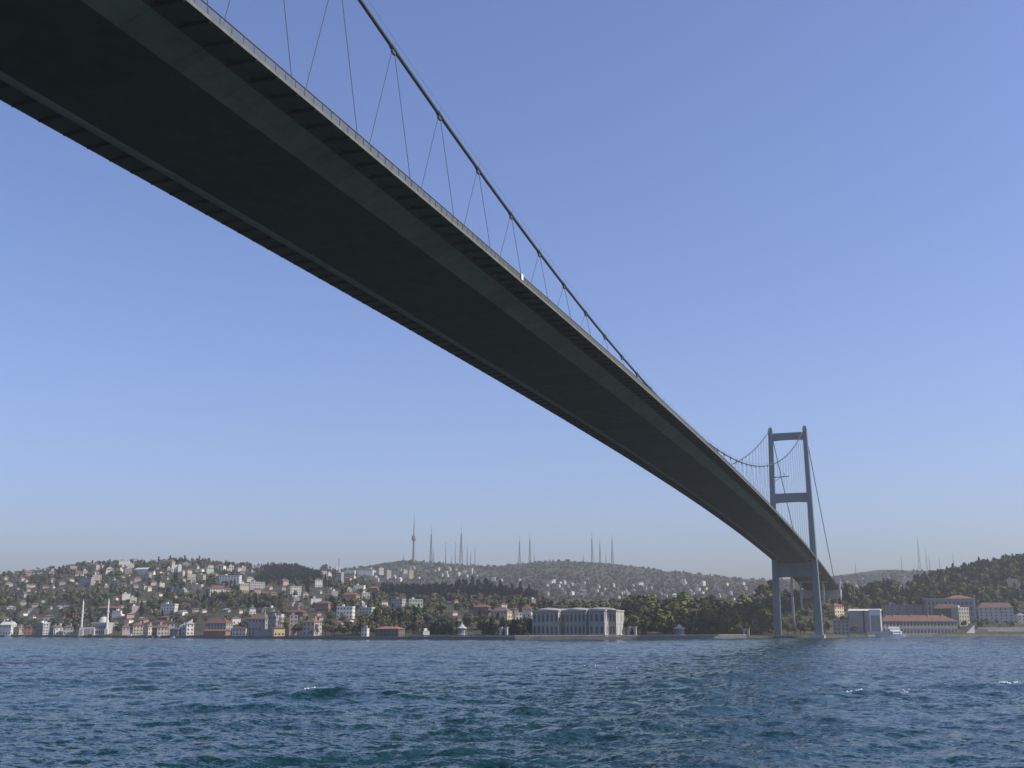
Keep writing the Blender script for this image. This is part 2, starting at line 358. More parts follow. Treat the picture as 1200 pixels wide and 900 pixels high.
def bridge():
    root = thing("suspension_bridge", (0, S, 0), "long grey suspension bridge crossing the strait overhead to a tall portal tower", "bridge")
    off = Vector((0, -S, 0))
    def B(mb, name, m, par=root, smooth=False):
        mb.v = [(v[0], v[1]-S, v[2]) for v in mb.v]; return mb.build(name, m, par, smooth)
    ys = np.linspace(-640, S, 132)
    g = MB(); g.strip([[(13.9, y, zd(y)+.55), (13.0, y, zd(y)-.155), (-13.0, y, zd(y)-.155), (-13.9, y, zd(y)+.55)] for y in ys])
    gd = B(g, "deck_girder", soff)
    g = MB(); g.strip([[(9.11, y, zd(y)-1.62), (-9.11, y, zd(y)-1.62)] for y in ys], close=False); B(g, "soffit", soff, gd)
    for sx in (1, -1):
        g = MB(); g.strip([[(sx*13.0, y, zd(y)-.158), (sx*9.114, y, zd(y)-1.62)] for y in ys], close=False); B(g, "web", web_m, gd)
    g = MB(); g.strip([[(-13.6, y, zd(y)+.6), (13.6, y, zd(y)+.6), (13.6, y, zd(y)+.56), (-13.6, y, zd(y)+.56)] for y in ys]); B(g, "roadway", asph, gd)
    # weld seams and inspection rails under the soffit
    for sx in (1, -1):
        g = MB(); a, b = sx*13.75, sx*HW
        g.strip([[(a, y, zd(y)+.38), (b, y, zd(y)+.05), (b, y, zd(y)+.24), (a, y, zd(y)+.565)] for y in ys])
        wk = B(g, "walkway", walk_m)
        g = MB(); a, b = sorted((sx*(HW+.003), sx*(HW+.12)))
        g.strip([[(a, y, zd(y)-.06), (b, y, zd(y)-.06), (b, y, zd(y)+.36), (a, y, zd(y)+.36)] for y in ys])
        B(g, "fascia", fasc_m, wk)
        # railing: top rail, mid rail, posts, balusters
        ra = B((lambda g: (g.strip([[(sx*HW-.07, y, zd(y)+1.42), (sx*HW+.07, y, zd(y)+1.42), (sx*HW+.07, y, zd(y)+1.52), (sx*HW-.07, y, zd(y)+1.52)] for y in ys]), g)[1])(MB()), "railing", dark_m)
        g = MB(); vis = [y for y in np.arange(-345, S, 2.2375)]
        for k, y in enumerate(vis):
            q = MB() if (sx > 0 and 12 < k < 110) else g
            q.box(sx*HW-.05, sx*HW+.05, y-.05, y+.05, zd(y)+.37, zd(y)+1.415)
            if q is not g: B(q, "post", dark_m, ra)
        tag(B(g, "post", dark_m, ra), kind="stuff")
        g = MB()
        step = .16
        for y in np.arange(-345, 250, step):
            z = zd(y); g.add([(sx*HW-.02, y-.022, z+.37), (sx*HW+.02, y+.022, z+.37), (sx*HW+.02, y+.022, z+1.41), (sx*HW-.02, y-.022, z+1.41)], [(0,1,2,3)])
            g.add([(sx*HW, y-.035, z+.37), (sx*HW, y+.035, z+.37), (sx*HW, y+.035, z+1.41), (sx*HW, y-.035, z+1.41)], [(0,1,2,3)])
        for y in np.arange(250, S, .64):
            z = zd(y); g.add([(sx*HW, y-.15, z+.37), (sx*HW, y+.15, z+.37), (sx*HW, y+.15, z+1.41), (sx*HW, y-.15, z+1.41)], [(0,1,2,3)])
        B(g, "balusters", rail_m, ra)
    # walkway brackets, 4.475 m apart: the nearest hundred are parts of their own
    def bracket(sx, y):
        z = zd(y); t = .11
        return ([(sx*13.05, y-t, z-.15), (sx*HW, y-t, z-.22), (sx*HW, y-t, z+.045), (sx*13.7, y-t, z+.375),
                 (sx*13.05, y+t, z-.15), (sx*HW, y+t, z-.22), (sx*HW, y+t, z+.045), (sx*13.7, y+t, z+.375)],
                [(0,1,2,3),(7,6,5,4),(0,4,5,1),(1,5,6,2),(2,6,7,3),(3,7,4,0)])
    yb = np.arange(-317.6, S-4, 4.475); rest = MB()
    bm_ = dark_m
    cand = sorted([(abs(y+371)+ (0 if sx > 0 else 12), sx, y) for y in yb for sx in (1, -1)])
    for i, (_, sx, y) in enumerate(cand):
        if i < 100:
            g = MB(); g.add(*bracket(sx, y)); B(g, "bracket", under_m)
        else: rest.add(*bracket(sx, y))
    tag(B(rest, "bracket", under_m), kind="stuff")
    # tower
    tw = MB(); tw.box(-19.5, 19.5, S-6.5, S+6.5, -2.5, 2.4); tower = B(tw, "tower_plinth", conc)
    a0, a1 = 15.68, 13.36
    def lx(z): return a0+(a1-a0)*(z-2)/163
    for sx in (1, -1):
        g = MB(); prev = None; zs = [2.3, 46, 58, 104, 111, 154, 162.5]
        rings = []
        for z in zs:
            k = (z-2)/163; hw = 2.75-1.05*k; hd = 3.6-1.2*k; x = sx*lx(z); c = .45
            rings.append([(x-hw, S-hd+c, z), (x-hw+c, S-hd, z), (x+hw-c, S-hd, z), (x+hw, S-hd+c, z), (x+hw, S+hd-c, z), (x+hw-c, S+hd, z), (x-hw+c, S+hd, z), (x-hw, S+hd-c, z)])
        g.strip(rings); lg = B(g, "leg", tow_m, tower)
        g = MB(); x = sx*a1; g.frustum((x, S, 162.503), (x, S, 164.8), (1.65, 2.3), (1.1, 1.8)); g.tube([(x, S, 164.4), (x, S, 166.6)], .12); B(g, "saddle_housing", tow_m, tower)
    for z0, z1, hd in ((46.5, 57.2, 2.3), (104.8, 111.6, 2.2), (154.6, 160.0, 1.9)):
        zc = (z0+z1)/2; w = lx(zc)-2.75+1.05*(zc/163)+.15
        g = MB(); n = 9
        rings = []
        for i in range(n):     # slightly arched underside
            t = -1+2*i/(n-1); zb = z0-.5*abs(t)**3
            rings.append([(t*w, S-hd, zb), (t*w, S+hd, zb), (t*w, S+hd, z1), (t*w, S-hd, z1)])
        g.strip(rings); B(g, "crossbeam", tow_m, tower)
    g = MB(); g.tube([(-lx(125)+2, S-2.6, 124.6), (-.6, S-2.6, 124.9)], .42); g.tube([(-4.2, S-2.6, 124.7), (-4.2, S-2.6, 128)], .22); g.tube([(-lx(125)+2, S-2.6, 121), (-7, S-2.6, 124.6)], .18)
    B(g, "boom", tow_m, tower)
    # cables
    hy = [y for y in -70.897-17.9*9+17.9*np.arange(-30, 60) if -640 < y < S-8]
    def xc(y): return np.interp(y, [0, S], [14.0, a1])
    hang = []
    for sx in (1, -1):
        yy = np.linspace(-640, S, 190)
        g = MB(); g.tube([(sx*xc(y), y, zcab(y)) for y in yy], .28, 10); mc = B(g, "main_cable", dark_m, smooth=True)
        g = MB(); g.tube([(sx*a1, S, 164.2), (sx*13.7, (S+805)/2, 106.5), (sx*14, 805, 52)], .33, 8); B(g, "side_span_cable", dark_m, smooth=True)
        g = MB()
        for o in (-.38, .38): g.tube([(sx*xc(y)+o, y, zcab(y)+1.15) for y in yy], .02, 4)
        for y in hy:
            for o in (-.38, .38): g.tube([(sx*xc(y)+o*.5, y, zcab(y)+.2), (sx*xc(y)+o, y, zcab(y)+1.2)], .03, 4)
        B(g, "hand_rope", rail_m, mc)
        for y in hy:
            if y < -345 or (sx < 0 and y < 250): continue
            e = .75; g = MB(); g.tube([(sx*xc(y+q), y+q, zcab(y+q)) for q in (-e, e)], .37, 10)
            g.box(sx*xc(y)-.16, sx*xc(y)+.16, y-.55, y+.55, zcab(y)-.85, zcab(y)-.3); B(g, "cable_clamp", dark_m, mc)
        for y in hy:
            for s in (8.35, -8.35):
                q = y+s
                if not(-345 < q < S-2): continue
                zt, zb = zcab(y)-.7, zd(q)+.58
                if zt-zb < .8: continue
                hang.append((y+371 if sx > 0 else (y+371)*1.3+250, [(sx*xc(y), y+.06*s, zt), (sx*14.0, q, zb)]))
    hang.sort(key=lambda h: h[0])
    # seen: the right-hand cable everywhere, the far end of the left one
    rest = MB()
    for i, (_, p) in enumerate(hang):
        g = MB() if i < 99 else rest
        g.tube(p, .048, 5)
        if i < 99: B(g, "hanger", dark_m)
    tag(B(rest, "hanger", dark_m), kind="stuff")
    # approach viaduct on piers
    g = MB(); y2 = np.linspace(S+.02, 800, 14)
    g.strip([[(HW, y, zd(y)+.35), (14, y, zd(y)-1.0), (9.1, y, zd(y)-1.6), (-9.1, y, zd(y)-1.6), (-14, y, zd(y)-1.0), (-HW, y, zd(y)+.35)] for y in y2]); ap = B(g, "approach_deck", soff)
    for sx in (1, -1):
        g = MB(); 
        for y in np.arange(S, 800, 2.24): g.box(sx*HW-.05, sx*HW+.05, y-.06, y+.06, zd(y)+.36, zd(y)+1.45)
        g.strip([[(sx*HW-.07, y, zd(y)+1.45), (sx*HW+.07, y, zd(y)+1.45), (sx*HW+.07, y, zd(y)+1.55), (sx*HW-.07, y, zd(y)+1.55)] for y in y2]); B(g, "approach_railing", dark_m, ap)
    for y in (622, 708):
        g = MB()
        for x in (-11.0, 9.0):
            g.frustum((x, y, 2), (x, y, zd(y)-3.0), (1.0, 1.2), (.85, 1.0))
        g.box(-13.2, 13.2, y-1.2, y+1.2, zd(y)-3.0, zd(y)-1.6); B(g, "approach_pier", conc)
    g = MB(); g.box(-19, 19, 800.02, 824, 10, zd(800)-1.0); ab = B(g, "abutment", conc)
    for sx in (1, -1):
        g = MB(); g.frustum((sx*18.4, 806, 34), (sx*18.4, 806, 57.5), (1.0, 1.6), (.8, 1.3)); B(g, "pylon", mat("white_render", (.55,.54,.50), .85, .12, .3), ab)
    # white panel on the railing
    y = -181.0; g = MB(); g.box(-.05, .05, -.55, .55, 0, 1.15); g.box(-.16, -.05, -.4, -.32, .1, 1.0); g.box(-.16, -.05, .32, .4, .1, 1.0)
    tag(g.build("railing_panel", mat("white_paint", (.8,.8,.78), .5, .05), None, loc=(HW+.24, y, zd(y)+.45)), "small white panel fixed outside the bridge railing halfway up the deck", "panel")
bridge()

# ------------------------------------------------------------------ house kit
WALL = {"white": (.74,.70,.61), "cream": (.66,.57,.43), "grey": (.35,.335,.31), "beige": (.52,.45,.35), "pink": (.46,.37,.33), "yellow": (.68,.58,.28), "orange": (.31,.17,.115),
        "blue": (.25,.265,.29), "brown": (.17,.14,.12), "olive": (.44,.44,.30), "terracotta": (.36,.23,.17), "green": (.48,.52,.42), "stone": (.46,.44,.40)}
ROOF = {"red": (.205,.095,.075), "orange": (.27,.135,.095), "brown": (.17,.115,.09), "grey": (.26,.26,.27), "white": (.62,.61,.58), "dark": (.12,.10,.10)}
def wm(c): return mat(c+"_wall_plaster", WALL[c], .85, .16, .35, rnd=.12, streak=.4)
def rm(c): return mat(c+"_roof_tiles", ROOF[c], .85, .22, .7, rnd=.15)
glass = mat("dark_window_glass", (.06,.07,.08), .25, .2, .5, spec=.5)
frame_w = mat("white_window_frame", (.62,.61,.57), .6, .05)
def window_mesh():
    g = MB(); g.box(-.5, .5, -.05, .02, 0, 1); me = g.mesh("window", glass); return me
WIN = window_mesh()
def arch_mesh():
    g = MB(); pts = [(-.5, 0), (.5, 0), (.5, .78)] + [(.5*math.cos(a), .78+.22*math.sin(a)) for a in np.linspace(0, math.pi, 7)[1:-1]] + [(-.5, .78)]
    n = len(pts); g.add([(x, -.05, z) for x, z in pts]+[(x, .03, z) for x, z in pts], [tuple(range(n)), tuple(range(n, 2*n))[::-1]]+[(i, (i+1) % n, n+(i+1) % n, n+i) for i in range(n)])
    return g.mesh("arched_window", glass)
AWIN = arch_mesh()
def put_window(par, me, x, y, z, w, h, rz=0.0, name="window"):
    o = link(name, me, par, (x, y, z)); o.scale = (w, 1, h); o.rotation_euler = (0, 0, rz); return o
def roof_shape(g, w, dp, h, rh, kind, ov=.5):
    x0, x1, y0, y1 = -w/2-ov, w/2+ov, -ov, dp+ov
    if kind == "flat":
        g.box(x0+ov-.15, x1-ov+.15, y0+ov-.15, y1-ov+.15, h+.004, h+.35); g.box(-w/4, -w/4+2.2, dp*.4, dp*.4+2, h+.35, h+2.2); return
    if kind == "gable":
        g.add([(x0,y0,h),(x1,y0,h),(x1,y1,h),(x0,y1,h),(0,y0,h+rh),(0,y1,h+rh)], [(0,1,4),(1,2,5,4),(2,3,5),(3,0,4,5),(3,2,1,0)])
    elif kind == "side":
        ym = dp/2; g.add([(x0,y0,h),(x1,y0,h),(x1,y1,h),(x0,y1,h),(x0,ym,h+rh),(x1,ym,h+rh)], [(0,1,5,4),(2,3,4,5),(3,0,4),(1,2,5),(3,2,1,0)])
    else:
        if w >= dp: i = (dp/2+ov)*.85; R_ = [(x0+i, dp/2, h+rh), (x1-i, dp/2, h+rh)]; fs = [(0,1,5,4),(1,2,5),(2,3,4,5),(3,0,4),(3,2,1,0)]
        else: i = (w/2+ov)*.85; R_ = [(0, y0+i, h+rh), (0, y1-i, h+rh)]; fs = [(0,1,4),(1,2,5,4),(2,3,5),(3,0,4,5),(3,2,1,0)]
        g.add([(x0,y0,h),(x1,y0,h),(x1,y1,h),(x0,y1,h)]+R_, fs)
HOUSES = []          # (root, px, py_mid, wall, roof, base_label or None, zone)
RECTS = []           # occupied image rectangles with distance, so that trees do not grow in front of house fronts
NWIN = [0]
def house(x0, x1, yt, yb, wall, roof, kind="hip", yaw=0, depth=None, label=None, name="house", cat="house", rf=.3, win=True, d=None, cover=.32, chim=False, winrows=None):
    pxc = (x0+x1)/2
    if d is None:
        if yb > 734: u, s = ray(pxc, yb); d = float(shore(u))+7+(750-yb)*1.2; d = max(d, float(shore(u))+5)
        else:
            X, Y, Z, D = hit(pxc, yb); d = float(D[0])
            if not d == d: 
                X, Y, Z, D = hit(pxc, yb+6); d = float(D[0])
                if not d == d: return None
    u, s = ray(pxc, yb); u = float(u); x, y = wxy(u, d); z = float(height(u, d))
    w_t = (x1-x0)/F*d; z_top = CZ+d*float(ray(pxc, yt)[1]); h_t = max(z_top-z, 2.6)
    az = math.atan2(-(x-CX), y-CY)      # house seen from this azimuth: split the width between front and right side
    if yaw > 15: yaw += 16
    th = R(yaw)
    if depth is None: depth = 10.0 if w_t > 9 else max(5.5, w_t*.9)
    side = abs(math.sin(az-th)); front = abs(math.cos(az-th))
    depth = min(depth, .55*w_t/max(side, .05)) if side > .05 else depth
    w = max((w_t-depth*side)/max(front, .2), 2.5)
    rh = 0 if kind == "flat" else h_t*rf; h = h_t-rh
    root = thing(name, (x, y, z), label, cat, rz=th)
    g = MB(); g.box(-w/2, w/2, 0, depth, -4, h)
    if winrows or h_t/d*F > 9: g.box(-w/2-.12, w/2+.12, -.12, depth+.12, h-.45, h-.003)       # eaves band
    wl = g.build("wall", wm(wall), root)
    g = MB(); roof_shape(g, w, depth, h, rh, kind, .55 if kind != "flat" else .2)
    r_ = g.build("roof", rm(roof), root)
    if chim:
        g = MB(); g.box(w*.2, w*.2+.9, depth*.45, depth*.45+.9, h+.2, h+rh+1.1); g.build("chimney", wm(wall), r_)
    hp = h_t/d*F
    if win and hp > 7.5:
        st = winrows or max(1, int(round(h/3.2))); nf = max(2, min(int(w/2.6), 7)); ns = max(1, min(int(depth/3), 3))
        if hp < 8: nf = min(nf, 3); ns = min(ns, 1); st = min(st, 2)
        sh_ = h/st; ww = min(1.1, w/nf*.42); hh = min(1.6, sh_*.48)
        if hp < 8: ww *= 1.4; hh *= 1.15
        for i in range(st):
            for j in [q for q in range(nf) if (q*7+i*5+int(x0)) % 7 != 3]: put_window(root, WIN, -w/2+(j+.5)*w/nf, -.06, i*sh_+sh_*.28, ww, hh)
            for j in range(ns): put_window(root, WIN, w/2+.06, (j+.5)*depth/ns, i*sh_+sh_*.28, min(ww, depth/ns*.5), hh, R(90))
            NWIN[0] += nf+ns
    RECTS.append((x0, x1, yt, yb, d, cover))
    HOUSES.append((root, pxc, (yt+yb)/2, wall, roof, label, kind))
    return root

# ------------------------------------------------------------------ quay walls along the shore
def quay(px0, px1, ztop, m, label, rail=None):
    uu = np.linspace(pxu(px0), pxu(px1), max(8, int((px1-px0)/8)))
    pts = [(*wxy(u, float(shore(u))-1.2), *wxy(u, float(shore(u))+.6)) for u in uu]
    c = pts[len(pts)//2]; root = thing("quay_wall", (c[0], c[1], 0), label, "quay wall")
    g = MB(); g.strip([[(a-c[0], b-c[1], -2.5), (a-c[0], b-c[1], ztop), (e-c[0], f-c[1], ztop), (e-c[0], f-c[1], -2.5)] for a, b, e, f in pts]); g.build("retaining_wall", m, root)
    if rail:
        g = MB(); P_ = [((a+e)/2-c[0], (b+f)/2-c[1]) for a, b, e, f in pts]
        for (xa, ya), (xb, yb) in zip(P_[:-1], P_[1:]):
            n = max(1, int(math.hypot(xb-xa, yb-ya)/2.6))
            for k in range(n):
                t = k/n; x = xa+(xb-xa)*t; y = ya+(yb-ya)*t; g.box(x-.28, x+.28, y-.28, y+.28, ztop+.003, ztop+rail+.18)
        g.strip([[(x, y-.16, ztop+.25), (x, y-.16, ztop+rail), (x, y+.16, ztop+rail), (x, y+.16, ztop+.25)] for x, y in P_]); g.build("parapet", mat("pale_marble", (.28,.275,.26), .7, .15, .2), root)
dstone = mat("weathered_quay_stone", (.17,.16,.15), .9, .3, .3)
pstone = mat("pale_quay_stone", (.15,.148,.138), .9, .25, .3)
quay(-420, 405, 1.75, dstone, "dark stone quay wall below the town houses on the left shore")
quay(407, 478, 1.75, dstone, "low brown quay wall in front of the red roofed waterfront building")
quay(480, 874, 2.0, pstone, "long pale stone quay wall with parapet in front of the palace", rail=1.0)
quay(1016, 1500, 2.2, dstone, "stone quay wall below the long hall with dull red roof")

def garden_wall():
    uu = np.linspace(pxu(1146), pxu(1420), 24); pts = [(*wxy(u, float(shore(u))+9), *wxy(u, float(shore(u))+10)) for u in uu]; c = pts[4]
    o = bpy.data.objects.new("garden_wall", None); COL.objects.link(o); o.location = (c[0], c[1], 0); tag(o, "tall pale stone garden wall above the quay at the right frame edge", "garden wall")
    g = MB(); g.strip([[(a-c[0], b-c[1], -1), (a-c[0], b-c[1], 8.2), (e-c[0], f-c[1], 8.2), (e-c[0], f-c[1], -1)] for a, b, e, f in pts]); g.build("masonry", mat("garden_wall_stone", (.25,.24,.21), .9, .3, .25), o)
    g = MB(); g.strip([[(a-c[0], b-c[1]-.2, 8.203), (a-c[0], b-c[1]-.2, 8.6), (e-c[0], f-c[1]+.2, 8.6), (e-c[0], f-c[1]+.2, 8.203)] for a, b, e, f in pts]); g.build("coping", mat("pale_marble", (.28,.275,.26), .7, .15, .2), o)
garden_wall()
# ------------------------------------------------------------------ palace
def palace():
    u = float(ray(621, 740)[0]); d = float(shore(pxu(680)))+24; x, y = wxy(u, d); z = 2.2
    root = thing("palace", (x+1.5, y+1, z), "grey stone waterfront palace of three stepped bays with shallow domed roofs", "palace")
    st = mat("palace_grey_stone", (.33,.315,.285), .85, .3, .15, streak=.4); trim = mat("palace_grey_trim", (.40,.385,.35), .75, .2, .3); white = mat("palace_sunlit_marble", (.72,.70,.64), .7, .12, .3); lead = mat("palace_lead_roof", (.34,.335,.32), .7, .15, .2)
    H = 16.4
    def block(x0, x1, y0, y1, nf, ns, name="bay"):
        g = MB(); g.box(x0, x1, y0, y1, -3, H); b = g.build(name, st, root)
        for z0, z1, o in ((H+.003, H+.9, .7), (H*.5-.3, H*.5+.2, .3), (-.5, .9, .35)):
            P_ = [(x0-o, y0-o), (x1+o, y0-o), (x1+o, y1), (x1+.003, y1), (x1+.003, y0-.003), (x0-o, y0-.003)]
            g = MB(); g.add([(a, c, z0) for a, c in P_]+[(a, c, z1) for a, c in P_], [(5,4,1,0), (4,3,2,1), (6,7,10,11), (7,8,9,10)]+[(k, (k+1) % 6, 6+(k+1) % 6, 6+k) for k in range(6)]); g.build("cornice", trim, b)
        for i in range(nf+1 if nf else 0):
            xx = x0+(x1-x0)*i/nf; xx = min(max(xx, x0+.35), x1-.35)
            for zz, zt in ((.9, H*.5-.304), (H*.5+.204, H)):
                g = MB(); g.box(xx-.32, xx+.32, y0-.28, y0-.004, zz, zt); g.build("pilaster", trim, b)
        g = MB(); n = max(2, int((y1-y0)/4)+1)
        for i in range(n):
            yy = y0+.02+(y1-y0-1.5)*i/(n-1); g.box(x1+.003, x1+.3, yy, yy+1.4, .9, H*.5-.304); g.box(x1+.003, x1+.28, yy, yy+1.4, H*.5+.204, H)
        g.build("sunlit_marble_side", white, b)  # whiter than the front trim: sunlight on the right sides put into colour
        for i in range(nf):
            xx = x0+(x1-x0)*(i+.5)/nf; w = (x1-x0)/nf*.46
            for zz in (1.8, H*.5+1.5): put_window(b, AWIN, xx, y0-.06, zz, w, H*.5-3.4, name="arched_window")
        for i in range(ns):
            yy = y0+(y1-y0)*(i+.5)/ns; w = min((y1-y0)/ns*.4, 1.7)
            for zz in (1.8, H*.5+1.5): put_window(b, AWIN, x1+.06, yy, zz, w, H*.5-3.4, R(90), name="arched_window")
    block(-1, 57.5, 5.2, 27, 0, 6, "main_wing")
    for xx in (20.2, 22.0, 39.6, 53.8, 55.9):
        for zz in (1.8, H*.5+1.5): put_window(root, AWIN, xx, 5.14, zz, 1.1, H*.5-3.4, name="arched_window")
    block(0, 18.5, 0, 5.19, 6, 1); block(23.5, 37.8, .4, 5.19, 5, 1); block(41.2, 52.0, -4.5, 5.19, 3, 2)
    for xc_, yc_, rx, ry in ((9.5, 8, 8.2, 7), (30.5, 8, 8.2, 7), (47.5, 7, 9.5, 8.5)):
        g = MB(); rings = []
        for k in range(6):
            a = k/5*math.pi/2; rings.append([(xc_+rx*math.cos(a)*math.cos(q)+.001*k, yc_+ry*math.cos(a)*math.sin(q), H+.95+1.7*math.sin(a)) for q in np.linspace(0, 2*math.pi, 25)[:-1]])
        g.strip(rings); g.build("domed_roof", lead, root, smooth=True)
    g = MB(); g.add([(-1,5.2,H+.9),(57.5,5.2,H+.9),(57.5,27,H+.9),(-1,27,H+.9),(9,16,H+2.2),(48,16,H+2.2)], [(0,1,5,4),(1,2,5),(2,3,4,5),(3,0,4),(3,2,1,0)]); g.build("roof", lead, root)
    RECTS.append((624, 732, 711, 748, d, 1.0))
palace()
def kiosk(px, w, h, label, spire=True, gate=False):
    u = float(pxu(px)); d = float(shore(u))+3.2; x, y = wxy(u, d); z = 2.1
    root = thing("marble_gate" if gate else "sea_kiosk", (x, y, z), label, "gate" if gate else "kiosk")
    m = mat("pale_marble", (.28,.275,.26)); wh = mat("white_marble", (.44,.43,.41), .6, .12, .3); gr = mat("tent_roof_grey_green", (.40,.45,.44), .7, .1, .3)
    if gate:
        for sx in (-1, 1):
            g = MB(); g.box(sx*w/2-.75, sx*w/2+.75, -1, 1, 0, h); g.box(sx*w/2-1, sx*w/2+1, -1.2, 1.2, h+.003, h+.5); g.build("gate_post", wh, root)
        g = MB(); n = 9; rings = []
        for i in range(n):
            t = -1+2*i/(n-1); xx = t*(w/2-.76); zb = h-2.2+1.4*math.sqrt(max(0, 1-t*t)); rings.append([(xx, -.6, zb), (xx, -.6, h-.2), (xx, .6, h-.2), (xx, .6, zb)])
        g.strip(rings); g.build("arch", wh, root)
        g = MB(); g.box(-w/2+.8, w/2-.8, -.12, .12, .1, h*.55); g.build("iron_gate", mat("dark_iron", (.03,.035,.035), .6), root)
    else:
        g = MB(); g.lathe([(w*.5, 0), (w*.5, h*.12)], n=8); g.lathe([(w*.36, h*.12+.003), (w*.36, h*.55)], n=8); g.build("wall", wh, root)
        g = MB()
        for i in range(8):
            a = i*math.pi/4+.39; g.box(w*.45*math.cos(a)-.18, w*.45*math.cos(a)+.18, w*.45*math.sin(a)-.18, w*.45*math.sin(a)+.18, h*.12+.003, h*.55)
        g.build("columns", m, root)
        g = MB(); g.lathe([(w*.56, h*.553), (w*.52, h*.60), (w*.30, h*.68), (w*.16, h*.78), (w*.08, h*.88), (.06, h*.93)], n=8); r_ = g.build("tent_roof", gr, root)
        g = MB(); g.tube([(0, 0, h*.92), (0, 0, h)], .09); g.build("finial", wh, r_)
        for i in (0, 4, 5, 6, 7):
            a = i*math.pi/4; put_window(root, AWIN, w*.345*math.cos(a), w*.345*math.sin(a), h*.2, w*.13, h*.28, a+math.pi/2, "arched_window")
    RECTS.append((px-8, px+8, 735, 750, d, .8))
kiosk(541, 6.6, 9.6, "white octagonal seaside kiosk with pointed tent roof left of the palace")
kiosk(795.5, 8.4, 9.0, "grey green seaside kiosk with tent roof right of the palace")
kiosk(590, 3.9, 5.6, "white marble water gate in the quay wall left of the palace", gate=True)
kiosk(740.5, 4.2, 6.0, "grey marble water gate in the quay wall at the palace's right end", gate=True)
kiosk(874, 3.0, 4.6, "small pale gate posts on the quay nearest the bridge tower", gate=True)

# ------------------------------------------------------------------ mosque
def mosque():
    u = float(pxu(108)); d = float(shore(u))+14; x, y = wxy(u, d); z = 2.2
    root = thing("mosque", (x, y, z), "waterfront mosque with a pale dome and two slender white minarets", "mosque", rz=R(20))
    wh = mat("mosque_white_stone", (.66,.64,.59), .8, .14, .3, streak=.5); st = mat("mosque_grey_stone", (.40,.39,.36), .85, .2, .3); ld = mat("mosque_lead", (.42,.43,.42), .7, .12, .3)
    sc = d/F
    g = MB(); g.box(-2*sc-1, 14.5*sc, 4, 20, -3, 13.2*sc); hall = g.build("prayer_hall", st, root)
    g = MB(); g.box(-2*sc-1.4, 14.5*sc+.4, 3.6, 20.4, 13.2*sc+.003, 13.2*sc+.7); g.build("cornice", wh, hall)
    for j in range(6):
        for zz in (1.5, 6.0): put_window(hall, AWIN, -2*sc+(j+.5)*2.4*sc, 3.94, zz, 1.2, 2.9, name="arched_window")
    g = MB(); r0 = 5.6*sc; c = (7*sc, 12, 13.2*sc+.7)
    g.lathe([(r0*1.06, .01), (r0*1.06, 1.4), (r0*1.0, 1.41)]+[(r0*math.cos(a), 1.41+r0*.92*math.sin(a)) for a in np.linspace(0, 1.5, 8)], c, 28); dm = g.build("dome", mat("mosque_pale_dome", (.56,.55,.50), .7, .1, .3), root, smooth=True)
    g = MB(); g.tube([(c[0], c[1], c[2]+1.2+r0*.9), (c[0], c[1], c[2]+3.4+r0*.9)], .14); g.build("finial", ld, dm)
    g = MB(); g.box(-14.6*sc, 3*sc, -1, -.4, 7*sc, 9*sc); g.box(-14.6*sc, -13*sc, -1.6, .2, -1, 7*sc-.003); g.box(-11.6*sc, -10*sc, -1.6, .2, -1, 7*sc-.003); g.box(1.4*sc, 3*sc, -1.6, .2, -1, 7*sc-.003); g.build("portico", wh, root)
    g = MB(); g.box(-13.5*sc, -2*sc-1.2, 3, 9, -2, 8.4*sc); g.build("side_pavilion", st, root)
    for px, yt in ((93.5, 703.5), (122.6, 702.5)):
        mx = (px-108)*sc; ht = (738.9-yt)/F*1.03*d+CZ-z
        g = MB(); g.box(mx-1.5, mx+1.5, 2, 5, -2, ht*.17)
        g.lathe([(1.0, ht*.17+.003), (.92, ht*.60), (1.45, ht*.62), (1.45, ht*.635), (.85, ht*.637), (.76, ht*.86), (.9, ht*.865), (.45, ht*.93), (.08, ht*.985), (.08, ht)], (mx, 3.5, 0), 12); g.build("minaret", wh, root)
    RECTS.append((90, 125, 718, 748, d, .8)); RECTS.append((91, 96, 703, 740, d, 1)); RECTS.append((120, 125, 703, 740, d, 1))
mosque()

